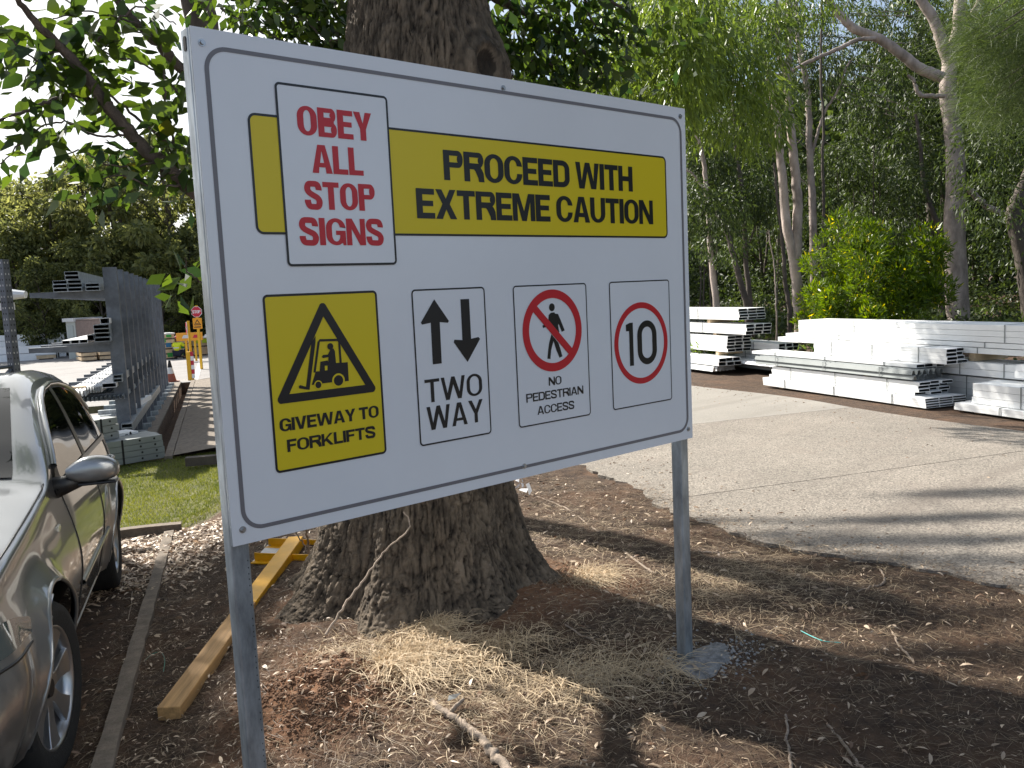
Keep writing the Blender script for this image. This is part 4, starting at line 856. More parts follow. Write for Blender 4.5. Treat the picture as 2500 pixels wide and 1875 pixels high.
# the wood behind the stacks and beyond the board
cnt = 0
kw = ['slim dark tree deep in the wood', 'two stemmed dark tree deep in the wood', 'tall dark tree deep in the wood', 'dark understorey bush deep in the wood']
for ring, (q0, q1, n) in enumerate(((20, 23, 16), (23, 28, 22), (28, 36, 24))):
    for k in range(n):
        q = random.uniform(q0, q1); s_ = -6+(k+random.random())*(34 if ring < 2 else 42)/n+(ring*1.0); x, y = W2(s_, q); kk = random.choice((0, 1, 2, 3, 3))
        v = Vector((x, y, 3))-CAM; dp = v.dot(FWD); px = 1250+2090*v.dot(RIGHT)/dp
        # a sky gap stays open between the crowns near the top
        sc = random.uniform(.85, 1.1)*(.62 if 1930 < px < 2150 else 1)
        put(WOOD[kk], x, y, .2, random.random()*6, sc, kw[kk], 'dark trees of the wood behind the stacks')
for k in range(9):      # beyond the sign, joining wood and tree line
    s_, q = 26+random.random()*14, 6+k*1.5; x, y = W2(s_, q); put(WALL[k % 3], x, y, -.2, random.random()*6, random.uniform(.85, 1.05), kinds[k % 3].replace('behind the left yard', 'hidden behind the board'), 'trees beyond the board')
# undergrowth at the foot of the wood: one mass
def undergrowth():
    n = 70000; s_ = RNG.uniform(-8, 34, n); q = 11.2+RNG.gamma(2.4, 3.2, n); h_ = RNG.random(n)**1.3*(.25+2.6*sstep(17.5, 21, q)+.8*fbm(s_*.8, q*.8, 0, 2, 4)); X = s_*D2[0]+q*Q2[0]; Y = s_*D2[1]+q*Q2[1]
    P = np.stack([X, Y, height(X, Y)+np.clip(h_, 0, 3.4)], -1); Dv = RNG.normal(size=(n, 3)); V, F = leaf_np(P, Dv, .17*(.6+.8*RNG.random(n)), .06, .15)
    tag(add('undergrowth', np_mesh('undergrowth', V, F, M['leaf_dark'], False, tint=RNG.random(n)*.9)), kind='stuff')
undergrowth()
def far_wood():
    n = 70000; s_ = RNG.uniform(-20, 75, n); q = RNG.uniform(36, 46, n); P = np.stack([s_*D2[0]+q*Q2[0], s_*D2[1]+q*Q2[1], RNG.random(n)**.8*(14+3.0*fbm(s_*.25, q*.1, 0, 3, 8))], -1)
    V, F = leaf_np(P, RNG.normal(size=(n, 3)), .75*(.6+.8*RNG.random(n)), .4, .15)
    n2 = 36000; s2 = RNG.uniform(44, 56, n2); q2 = RNG.uniform(-40, 38, n2); P2 = np.stack([s2*D2[0]+q2*Q2[0], s2*D2[1]+q2*Q2[1], RNG.random(n2)*(5.0+1.5*fbm(q2*.25, s2*.1, 0, 3, 8))-.3], -1)
    V2, F2 = leaf_np(P2, RNG.normal(size=(n2, 3)), .7*(.6+.8*RNG.random(n2)), .4, .15); V, F = join_np([(V, F), (V2, F2)])
    tag(add('far_woodland', np_mesh('far_woodland', V, F, M['leaf_dark'], False, tint=RNG.random(n+n2)*.9)), kind='stuff')
far_wood()
# thin bare stems and twigs in the wood
for k in range(12):
    px = random.choice((random.uniform(1690, 1950), random.uniform(2050, 2500))); D = random.uniform(22, 30); g_ = ground_pt(px, 780, D); hh = random.uniform(3.5, 7); ln = random.uniform(-.6, .6)
    tree_obj(g_, 'thin bare brown stem standing among the trunks of the wood', 'thin bare stems in the wood', [([g_, g_+Vector((ln*.3, 0, hh*.4)), g_+Vector((ln, ln*.3, hh))], .035*random.uniform(.5, 1.2), .01), ([g_+Vector((ln*.3, 0, hh*.4)), g_+Vector((ln*.3+.3*random.uniform(-1, 1), .1, hh*.55)), g_+Vector((ln*.3+.8*random.uniform(-1, 1), .2, hh*.7))], .014, .004)], None, None, DK, 6, 'sapling')
# trees standing out of view to the left, whose shade falls over the bank and the car's nose
def shade_tree(base, C, r_, n, L_, label, needle=False, flat_=.8, h0=4.5):
    b = Vector(base); C = np.array(C, float); t = Vector((b.x, b.y, h0))
    paths = [([b, b*.5+t*.5+Vector((.08, 0, 0)), t], .17, .09)]+[([t, (t+Vector(c))*.5+Vector((0, 0, .3)), Vector(c)], .05, .012) for c in C]
    return tree_obj(b, label, None, paths, (C, r_, n, L_, .0035 if needle else L_*.5, .3, flat_), M['needle'] if needle else M['leaf_main'], DK, 8, 'tree')
CT = 1/math.tan(SUN_EL)
def caster(gx, gy, H, gz=-.1): d = (H-gz)*CT; return (gx+SUN_H.x*d, gy+SUN_H.y*d, H)

# ================================================================== CAR
def build_car():
    fwdc = -Vector((.35, .936, -.046)).normalized(); left = Vector((.9366, -.3503, 0)).normalized(); upc = fwdc.cross(left).normalized()
    orig = Vector((-.192, 1.227, .242))-left*.845-upc*.316
    car = empty('parked_car', (0, 0, 0), 'silver grey five door hatchback parked nose towards the camera beside the kerb', 'car')
    car.matrix_world = Matrix(((fwdc.x, left.x, upc.x, orig.x), (fwdc.y, left.y, upc.y, orig.y), (fwdc.z, left.z, upc.z, orig.z), (0, 0, 0, 1)))
    paint = mat('champagne_paint', (.30, .308, .315), .28, .7, coat=1.0)
    glass = mat('tinted_glass', (.004, .005, .005), .03, spec=.45); trim = mat('black_trim', (.015, .015, .016), .45); alloy = mat('alloy', (.42, .43, .45), .28, .85)
    ST = [(.87, [(.50, .24), (.58, .34), (.60, .46), (.56, .60), (.45, .655), (.25, .67), (0, .68)]),
          (.80, [(.66, .20), (.72, .32), (.74, .47), (.69, .64), (.57, .715), (.33, .74), (0, .75)]),
          (.62, [(.78, .19), (.825, .32), (.84, .50), (.80, .70), (.68, .79), (.40, .82), (0, .835)]),
          (.35, [(.82, .19), (.86, .32), (.872, .53), (.84, .765), (.72, .855), (.42, .895), (0, .91)]),
          (0, [(.83, .215), (.87, .32), (.882, .56), (.848, .815), (.735, .905), (.42, .95), (0, .965)]),
          (-.35, [(.84, .18), (.872, .32), (.878, .58), (.846, .865), (.745, .955), (.43, 1.0), (0, 1.015)]),
          (-.60, [(.845, .18), (.874, .32), (.877, .60), (.846, .90), (.745, 1.0), (.44, 1.035), (0, 1.05)]),
          (-.85, [(.845, .18), (.875, .32), (.877, .61), (.846, .92), (.705, 1.135), (.43, 1.17), (0, 1.19)]),
          (-1.15, [(.845, .18), (.875, .32), (.877, .61), (.846, .935), (.655, 1.28), (.41, 1.325), (0, 1.345)]),
          (-1.45, [(.845, .18), (.875, .32), (.877, .61), (.846, .945), (.615, 1.375), (.38, 1.42), (0, 1.44)]),
          (-1.9, [(.845, .18), (.875, .32), (.878, .62), (.846, .955), (.60, 1.41), (.38, 1.45), (0, 1.465)]),
          (-2.4, [(.845, .18), (.875, .32), (.880, .62), (.848, .97), (.595, 1.395), (.38, 1.44), (0, 1.455)]),
          (-2.9, [(.84, .19), (.872, .33), (.876, .62), (.842, .985), (.585, 1.335), (.37, 1.385), (0, 1.40)]),
          (-3.12, [(.82, .21), (.855, .34), (.86, .62), (.82, .98), (.565, 1.25), (.36, 1.30), (0, 1.32)]),
          (-3.28, [(.77, .24), (.81, .36), (.815, .62), (.77, .94), (.57, 1.08), (.35, 1.12), (0, 1.14)]),
          (-3.38, [(.68, .28), (.72, .38), (.73, .60), (.69, .84), (.60, .90), (.35, .93), (0, .94)])]
    def cr_interp(xk, yk, x):
        xk = np.asarray(xk, float); yk = np.asarray(yk, float); m = np.gradient(yk, xk, axis=0); i = np.clip(np.searchsorted(xk, x)-1, 0, len(xk)-2); h = xk[i+1]-xk[i]; t = (x-xk[i])/h
        t = t.reshape(-1, *([1]*(yk.ndim-1))); h = h.reshape(t.shape)
        return (2*t**3-3*t*t+1)*yk[i]+(t**3-2*t*t+t)*h*m[i]+(-2*t**3+3*t*t)*yk[i+1]+(t**3-t*t)*h*m[i+1]
    DY = [-.085, -.075, -.032, -.068, 0, 0, 0]
    ST = [(x, [(max(.3, y+(DY[i] if x < .6 else DY[i]*.6)), z+(.03 if i == 0 else 0)) if y > .44 else (y, z) for i, (y, z) in enumerate(k)]) for x, k in ST]
    xk = np.array([s_[0] for s_ in ST])[::-1]; K = np.array([s_[1] for s_ in ST], float)[::-1]
    xs = np.arange(-3.38, .8701, .025); xs[-1] = .87
    KK = cr_interp(xk, K, xs)                      # (nx,7,2)
    vk = np.arange(7.); vs = np.concatenate([np.arange(0, 4, .125), np.arange(4, 6.01, .2)])
    G = np.stack([cr_interp(vk, KK[i], vs) for i in range(len(xs))])    # nx, nv, 2
    nx, nv = G.shape[:2]
    def side_y(x, z):
        KKx = cr_interp(xk, K, np.array([x]))[0]; vv = np.linspace(0, 4.2, 85); c = cr_interp(vk, KKx, vv); i = np.searchsorted(c[:, 1], z); i = min(max(i, 1), 84)
        t = (z-c[i-1, 1])/(c[i, 1]-c[i-1, 1]+1e-9); return c[i-1, 0]+t*(c[i, 0]-c[i-1, 0])
    X = np.repeat(xs[:, None], nv, 1); Yv = G[..., 0].copy(); Zv = G[..., 1].copy()
    # nose rounds back towards the sides, arches
    WX = (0.0, -2.614); RA = .372
    for wx in WX:
        dx, dz = X-wx, Zv-.325; rr = np.hypot(dx, dz); sel = (rr > RA-.032) & (rr < RA+.012) & (np.arange(nv)[None] < 26)
        f = np.where(sel, RA/np.maximum(rr, 1e-6), 1); X = np.where(sel, wx+dx*f, X); Zv = np.where(sel, .325+dz*f, Zv)
    for wx in WX:
        rr = np.hypot(X-wx, Zv-.325); Yv = Yv+np.where(np.arange(nv)[None] < 26, .035*np.exp(-((rr-RA)/.055)**2), 0)
    V = np.stack([X, Yv, Zv], -1).reshape(-1, 3)
    bodies = {'body': [], 'door_front': [], 'door_rear': []}
    for i in range(nx-1):
        for j in range(nv-1):
            ids = (i*nv+j, (i+1)*nv+j, (i+1)*nv+j+1, i*nv+j+1); c = V[list(ids)].mean(0)
            if any(math.hypot(c[0]-wx, c[2]-.325) < RA-.004 for wx in WX) and j < 26: continue
            k = 'body'
            if vs[j] < 3.95 and c[2] > .24:
                if -1.93 < c[0] < -.86: k = 'door_front'
                elif -2.80 < c[0] <= -1.93 and not (c[0] < -2.35 and math.hypot(c[0]+2.614, c[2]-.325) < .43): k = 'door_rear'
            bodies[k].append(ids)
    def mk(name, F, sgn, mt, off=0.0, parent=car):
        VV = V.copy(); VV[:, 1] *= sgn; F = np.array(F); used, inv = np.unique(F, return_inverse=True); F2 = inv.reshape(F.shape)
        if sgn > 0: F2 = F2[:, ::-1]
        return add(name, np_mesh(name, VV[used], F2, mt, True), parent)
    FB = bodies['body']; n0 = len(V); V2 = V.copy(); V2[:, 1] *= -1
    Fb = np.array(FB); VV = np.vstack([V, V2]); FF = np.vstack([Fb[:, ::-1], Fb+n0]); me = np_mesh('body', VV, FF, paint, True)
    bm = bmesh.new(); bm.from_mesh(me); bmesh.ops.remove_doubles(bm, verts=bm.verts, dist=1e-4); bmesh.ops.delete(bm, geom=[v for v in bm.verts if not v.link_faces], context='VERTS')
    # close nose and tail
    bm.to_mesh(me); bm.free(); body = add('body', me, car)
    for sg, nm in ((1, 'left'), (-1, 'right')):
        d1 = mk('door', bodies['door_front'], sg, paint); d2 = mk('door', bodies['door_rear'], sg, paint); d1['label'] = 'front '+nm+' door'; d2['label'] = 'rear '+nm+' door'
        for d, hx in ((d1, -1.74), (d2, -2.66)):
            hz_ = .845; y0 = side_y(hx, hz_)
            P = [(hx+dx, sg*(side_y(hx+dx, hz_)+oy), hz_+.01*0) for dx, oy in ((.10, .002), (.07, .030), (0, .036), (-.07, .030), (-.10, .002))]
            Vt, Ft = limb(np.array(P), .011, .011, 8, 4); add('handle', np_mesh('handle', Vt, Ft, alloy, True), d)
    def nose(xe, idx, name, mt):
        mbn = MB(); P = [(xe, G[idx, j, 0], G[idx, j, 1]) for j in range(nv)]; P2 = [(x, -y, z) for x, y, z in P[::-1][1:]]
        mbn.face(P+P2 if xe > 0 else (P+P2)[::-1]); return mbn.build(name, mt, body)
    nose(.87, -1, 'bumper_face', trim); nose(-3.38, 0, 'tailgate', paint)
    mbn = MB(); mbn.box(-3.2, .7, -.62, .62, .2, .5); mbn.build('underbody', M['dark'], body)
    for wx in WX:
        for sg in (1, -1):
            # wheel housing
            Vt = []; n = 20
            for a in range(n+1):
                t = math.pi*(a/n)*1.16-.25
                for y in (.80, .5): Vt.append((wx+RA*1.0*math.cos(t), sg*y, .325+RA*math.sin(t)))
            mbw = MB(); mbw.raw(Vt, [(2*a, 2*a+1, 2*a+3, 2*a+2) for a in range(n)]); mbw.build('wheel_housing', M['dark'], body)
            # arch lip
            P = []
            for a in range(25):
                t = math.pi*a/24*1.12-.19; x, z = wx+(RA+.004)*math.cos(t), .325+(RA+.004)*math.sin(t); P.append((x, sg*(side_y(x, max(z, .25))+.032), z))
            Vt, Ft = limb(np.array(P), .009, .009, 6, 2); add('arch_lip', np_mesh('arch_lip', Vt, Ft, paint, True), body)
            # wheel
            wh = bpy.data.objects.new('wheel', None); COL.objects.link(wh); wh.parent = car; wh.location = (wx, sg*.728, .316); wh.rotation_euler = (0, 0, math.radians(-9) if wx == 0 else 0)
            prof = [(.222, -.10), (.27, -.112), (.30, -.105), (.316, -.08), (.3165, 0), (.316, .08), (.30, .105), (.27, .113), (.222, .10)]; n = 48; Vt = []
            for r, y in prof:
                for k in range(n): a = 2*math.pi*k/n; Vt.append((r*math.cos(a), y*sg*-1 if 0 else y, r*math.sin(a)))
            mbw = MB(); mbw.raw(Vt, [(p*n+k, p*n+(k+1) % n, (p+1)*n+(k+1) % n, (p+1)*n+k) for p in range(len(prof)-1) for k in range(n)]); t_ = mbw.build('tyre', mat('tyre_rubber', (.014, .014, .014), .85, bump=.3, bscale=60), wh, smooth=True)
            prof = [(.222, .092), (.225, .10), (.213, .098), (.205, .06), (.195, -.06), (.10, -.07)]; Vt = []
            for r, y in prof:
                for k in range(n): a = 2*math.pi*k/n; Vt.append((r*math.cos(a), y*sg, r*math.sin(a)))
            mbw = MB(); mbw.raw(Vt, [(p*n+k, p*n+(k+1) % n, (p+1)*n+(k+1) % n, (p+1)*n+k) for p in range(len(prof)-1) for k in range(n)]); rim = mbw.build('rim', alloy, wh, smooth=True)
            mbw = MB(); mbw.cyl((0, .02*sg, 0), (0, -.05*sg, 0), .14, n=24); mbw.build('brake_disc', M['dark'], rim)
            for k in range(7):
                a = 2*math.pi*k/7+.3; ca, sa = math.cos(a), math.sin(a); pts = []
                for r, w_, y in ((.035, .030, .078), (.08, .026, .082), (.13, .030, .082), (.175, .041, .086), (.216, .052, .092)):
                    for sgn in (-1, 1): pts.append((r*ca-sgn*w_*sa, y*sg, r*sa+sgn*w_*ca)); 
                back = [(x, y-.02*sg, z) for x, y, z in pts]; m = len(pts)
                mbs = MB(); F_ = []
                for q_ in range(4): F_ += [(q_*2, q_*2+1, q_*2+3, q_*2+2), (q_*2, q_*2+2, q_*2+2+m, q_*2+m), (q_*2+1, q_*2+1+m, q_*2+3+m, q_*2+3)]
                mbs.raw(pts+back, F_); mbs.build('spoke', alloy, rim, bevel=.003, merge=True)
            mbw = MB(); mbw.cyl((0, .088*sg, 0), (0, .05*sg, 0), .032, .042, n=24); mbw.build('hub_cap', trim, rim, smooth=False)
    # glass
    def patch(name, x0, x1, lo, hi, sg, mt, off=.004, nx_=26, nz_=10, parent=car):
        Vt = []
        for i in range(nx_+1):
            x = x0+(x1-x0)*i/nx_; a, b = lo(x), hi(x)
            for j in range(nz_+1):
                z = a+(b-a)*j/nz_; Vt.append((x, sg*(side_y(x, z)+off), z))
        mbp = MB(); nn = nz_+1; Ff = [(i*nn+j, i*nn+j+1, (i+1)*nn+j+1, (i+1)*nn+j) for i in range(nx_) for j in range(nz_)]
        mbp.raw(Vt, Ff if sg > 0 else [f[::-1] for f in Ff]); return mbp.build(name, mt, parent, smooth=True)
    belt = lambda x: .955-.035*(x+.9)*-1*-.6+0*.0 if 0 else .945+(-.85-x)*.018
    def top(x):   # upper edge of the side glass
        return float(np.interp(-x, [.78, .90, 1.05, 1.2, 1.4, 1.6, 1.9, 2.2, 2.5, 2.7, 2.85, 2.97], [.955, 1.05, 1.15, 1.23, 1.305, 1.345, 1.365, 1.36, 1.335, 1.295, 1.22, 1.06]))
    for sg in (1, -1):
        patch('window_frame', -.80, -2.96, lambda x: belt(x)-.012, lambda x: top(x)+.022, sg, trim, .002, 50, 10)
        w1 = patch('window', -.93, -1.80, lambda x: belt(x)+.012, lambda x: max(belt(x)+.016, top(x)-.012), sg, glass, .006); w2 = patch('window', -1.90, -2.62, lambda x: belt(x)+.012, lambda x: top(x)-.012, sg, glass, .006); patch('window', -2.66, -2.90, lambda x: belt(x)+.014, lambda x: top(x)-.015, sg, glass, .006, 8, 6)
        patch('belt_trim', -.86, -2.95, lambda x: belt(x)-.018, lambda x: belt(x)+.006, sg, alloy if 0 else mat('belt_strip', (.35, .36, .38), .3, .8), .010, 40, 1)
        # painted door frame round the glass
        P = [(x, sg*(side_y(x, top(x)+.012)+.008), top(x)+.012) for x in np.linspace(-.86, -2.9, 40)]; Vt, Ft = tube_np(P, np.full(40, .016), 8); add('door_frame', np_mesh('door_frame', Vt, Ft, paint, True), car)
        patch('pillar', -1.80, -1.90, lambda x: belt(x), lambda x: top(x), sg, mat('pillar_paint', (.10, .10, .095), .35, .5), .009, 4, 10)
        # shut lines
        for sx, lean_, z0, z1 in ((-.86, .0, .25, .93), (-1.93, -.0, .25, .95), (-2.80, 0.0, .74, .96)):
            P = [(sx, sg*(side_y(sx, z)+.0005), z) for z in np.linspace(z0, z1, 24)]; Vt, Ft = tube_np(P, np.full(24, .004), 5); add('shut_line', np_mesh('shut_line', Vt, Ft, trim, True), car)
        P = [(x, sg*(side_y(x, .245)+.001), .245) for x in np.linspace(-.42, -2.2, 30)]; Vt, Ft = tube_np(P, np.full(30, .006), 5); add('sill_strip', np_mesh('sill_strip', Vt, Ft, alloy, True), car)
        # side moulding
        P = [(x, sg*(side_y(x, .47)+.003), .47) for x in np.linspace(-.9, -2.25, 30)]; Vt, Ft = tube_np(P, np.full(30, .013), 6); add('side_moulding', np_mesh('side_moulding', Vt, Ft, paint, True), car)
        # bumper joint
        P = [(x, sg*(side_y(x, .60)+.001), .60+.02*(x-.36)) for x in np.linspace(.36, .80, 14)]; Vt, Ft = tube_np(P, np.full(14, .005), 5); add('bumper_joint', np_mesh('bumper_joint', Vt, Ft, trim, True), car)
        # indicator repeater
        y = side_y(-.55, .80); mbr = MB(); mbr.box(-.585, -.525, sg*(y-.01), sg*(y+.007), .785, .81); mbr.build('side_repeater', mat('clear_lens', (.6, .58, .5), .15), car, bevel=.004, merge=True)
        # headlight: curved lens at the front corner
        Vt = []
        for i in range(13):
            x = .30+.50*i/12
            for j in range(7):
                z = .60+.0*x+(.035+.085*j/6)*(.45+.55*math.sin(math.pi*min(1, (i+1)/9)/1.6)); z = min(z, .78); Vt.append((x, sg*(side_y(min(x, .84), z)+.005), z))
        mbh = MB(); Ff = [(i*7+j, i*7+j+1, (i+1)*7+j+1, (i+1)*7+j) for i in range(12) for j in range(6)]; mbh.raw(Vt, Ff if sg < 0 else [f[::-1] for f in Ff]); mbh.build('headlight', mat('lamp_glass', (.10, .12, .12), .03, spec=1, coat=1), car, smooth=True)
        # mirror
        mir = MB(); n = 16; rings = []
        sec = [(-.02, .022, .03, .0), (.01, .045, .045, .0), (.05, .064, .055, .004), (.11, .066, .060, .006), (.16, .056, .054, .004), (.19, .036, .038, 0), (.20, .012, .012, 0)]
        Vt = []
        for dy, hzv, hx_, zo in sec:
            for k in range(n):
                a = 2*math.pi*k/n; ca, sa = math.cos(a), math.sin(a); e = .75
                Vt.append((-.80+.02+hx_*np.sign(ca)*abs(ca)**e-.10*(dy*.35), sg*(.845+dy), 1.00+zo+hzv*np.sign(sa)*abs(sa)**e*(1 if sa > 0 else .92)))
        mir.raw(Vt, [(p*n+k, p*n+(k+1) % n, (p+1)*n+(k+1) % n, (p+1)*n+k) for p in range(len(sec)-1) for k in range(n)]+[tuple(range((len(sec)-1)*n, len(sec)*n))])
        mo = mir.build('side_mirror', paint, car, smooth=True)
        md = mo.modifiers.new('s', 'SUBSURF'); md.levels = md.render_levels = 1
        mb2 = MB(); mb2.cyl((-.80, sg*.74, .93), (-.79, sg*.89, .965), .055, .028, n=14); a_ = mb2.build('mirror_arm', trim, mo, smooth=True)
        mb2 = MB(); mb2.box(-.86, -.745, sg*.87, sg*1.03, .938, .950); mb2.build('mirror_base', trim, mo, bevel=.006, merge=True)
        # black sail triangle
        mb2 = MB(); P = [(-.72, .925), (-.93, .945), (-.93, 1.06)]; mb2.face([(x, sg*(side_y(x, z)+.011), z) for x, z in (P if sg < 0 else P[::-1])]); mb2.build('mirror_sail', trim, mo)
    # windscreen and rear screen: patches of the shell set slightly proud
    def shell_patch(name, xr, vr, mt, off):
        i0, i1 = np.searchsorted(xs, xr[0]), np.searchsorted(xs, xr[1]); vv = np.linspace(vr[0], vr[1], 10); Vt = []
        for i in range(i0, i1+1):
            c = cr_interp(vk, KK[i], vv)
            for y, z in c: Vt.append((xs[i]+off*.5, y, z+off))
        m = len(vv); mbp = MB(); R_ = i1-i0+1
        mbp.raw(Vt, [(i*m+j, (i+1)*m+j, (i+1)*m+j+1, i*m+j+1) for i in range(R_-1) for j in range(m-1)]); n1 = len(mbp.v)
        mbp.raw([(x, -y, z) for x, y, z in Vt], [(i*m+j, i*m+j+1, (i+1)*m+j+1, (i+1)*m+j) for i in range(R_-1) for j in range(m-1)])
        return mbp.build(name, mt, car, smooth=True, merge=True)
    shell_patch('windscreen', (-1.33, -.61), (4.42, 6), glass, .006); shell_patch('rear_screen', (-3.28, -3.02), (4.3, 6), glass, .006)
    for sg in (1, -1):   # wiper and bonnet edge line
        P = []
        for x in np.linspace(.55, -.58, 20):
            KKx = cr_interp(xk, K, np.array([x]))[0]; c = cr_interp(vk, KKx, np.array([3.9]))[0]; P.append((x, sg*c[0], c[1]+.001))
        Vt, Ft = tube_np(P, np.full(20, .004), 5); add('bonnet_line', np_mesh('bonnet_line', Vt, Ft, trim, True), car)
    Vt, Ft = limb(np.array([(-.60, .5, 1.06), (-.66, .2, 1.09), (-.72, -.25, 1.14)]), .008, .006, 6, 4); add('wiper', np_mesh('wiper', Vt, Ft, trim, True), car)
    return car
build_car()

# ================================================================== KERB, TIMBERS, FALLEN SIGN
def strip_along(name, s0, s1, q0, q1, zt, th, mt, label, cat, n=24, wob=.004):
    mb = MB(); V = []
    for i in range(n+1):
        s_ = s0+(s1-s0)*i/n; z = zt(s_)
        for q, dz in ((q0, -th), (q0, 0), (q1, 0), (q1, -th)):
            x, y = W2(s_, q+random.uniform(-wob, wob)); V.append((x, y, z+dz+random.uniform(-wob, wob)*.5))
    F = [(i*4+k, i*4+k+1, i*4+k+5, i*4+k+4) for i in range(n) for k in range(3)]+[(0, 3, 2, 1), (n*4, n*4+1, n*4+2, n*4+3)]
    mb.raw(V, F); return tag(mb.build(name, mt, merge=True), label, cat)
bayz = lambda s_: float(np.clip(-0.075-0.045*(s_-1.06), -.30, 0.3))
strip_along('kerb', -2.5, 5.12, -.550, -.478, lambda s_: bayz(s_)+.035+.012*math.exp(-((s_-1.5)/1.2)**2), .3, M['concrete'], 'worn concrete kerb strip between the car bay and the bark bank', 'kerb', 60)
# concrete edging across the end of the bay
mb = MB(); V = []
for i in range(15):
    q = -2.2+1.78*i/14
    for s_, dz in ((5.16, -.2), (5.16, 0), (5.25, 0), (5.25, -.2)):
        x, y = W2(s_+.03*math.sin(i*.7), q); V.append((x, y, bayz(5.2)+.075+dz))
mb.raw(V, [(i*4+k, i*4+k+1, i*4+k+5, i*4+k+4) for i in range(14) for k in range(3)]+[(0, 3, 2, 1), (56, 57, 58, 59)])
tag(mb.build('edging', M['concrete'], merge=True), 'low concrete edging between the bay and the lawn', 'edging')
# fallen sign: timber post (raw, then yellow), rails, back of a white panel
A = onz(412, 1738, -.02); B = onz(722, 1306, .10)
fs = empty('fallen_sign', (A.x, A.y, 0), 'old uprooted sign lying on its timber post, yellow painted upper half, behind the left post', 'sign')
fo = Vector((A.x, A.y, 0)); ax = (B-A).normalized(); sx = Vector((ax.y, -ax.x, 0)).normalized(); uz = sx.cross(ax).normalized()
A2 = Vector((A.x, A.y, -.035)); B2 = Vector((B.x, B.y, .055)); ax = (B2-A2).normalized(); sx = Vector((ax.y, -ax.x, 0)).normalized(); uz = sx.cross(ax).normalized(); Lb = (B2-A2).length; cut = .50
mb = MB(); mb.box(-Lb*cut/2, Lb*cut/2, -.047, .047, -.036, .036); o = mb.build('raw_post_end', M['timber'], fs, bevel=.004, merge=True); c_ = A2+ax*(Lb*cut/2)-fo; o.matrix_local = Matrix(((ax.x, sx.x, uz.x, c_.x), (ax.y, sx.y, uz.y, c_.y), (ax.z, sx.z, uz.z, c_.z), (0, 0, 0, 1)))
mb = MB(); mb.obox(A2+ax*(Lb*(1+cut)/2)-fo, ax, sx, uz, Lb*(1-cut)/2, .048, .037); mb.build('painted_post', M['ypaint'], fs, bevel=.004, merge=True)
c1, c2, c3, c4 = onz(653, 1330, .01), onz(616, 1371, .0), onz(820, 1385, .02), onz(830, 1330, .02)
mb = MB(); mb.raw([p-fo for p in (c2, c3, c4, c1)]+[p-fo-Vector((0, 0, .008)) for p in (c2, c3, c4, c1)], [(0, 1, 2, 3), (7, 6, 5, 4), (0, 4, 5, 1), (1, 5, 6, 2), (2, 6, 7, 3), (3, 7, 4, 0)]); mb.build('panel', M['offwhite'], fs)
for (xa, ya), (xb, yb) in (((656, 1324), (826, 1330)), ((622, 1360), (830, 1368))):
    a_, b_ = onz(xa, ya, .03), onz(xb, yb, .04); d_ = (b_-a_).normalized(); s2 = Vector((d_.y, -d_.x, 0)); mb = MB()
    mb.obox((a_+b_)/2-fo, d_, s2, (0, 0, 1), (b_-a_).length/2, .004, .028); mb.obox((a_+b_)/2-fo+s2*.026-Vector((0, 0, .024)), d_, s2, (0, 0, 1), (b_-a_).length/2, .022, .004); mb.build('rail', M['ypaint'], fs)
# dark timber piece and edging on the lawn
a_, b_ = onz(478, 1125, -.2), onz(560, 1118, -.2); mb = MB(); d_ = (b_-a_).normalized(); mb.obox((a_+b_)/2, d_, (d_.y, -d_.x, 0), (0, 0, 1), .3, .06, .05); tag(mb.build('timber_offcut', M['darkbark']), 'short dark timber offcut lying on the lawn by the left post', 'timber')

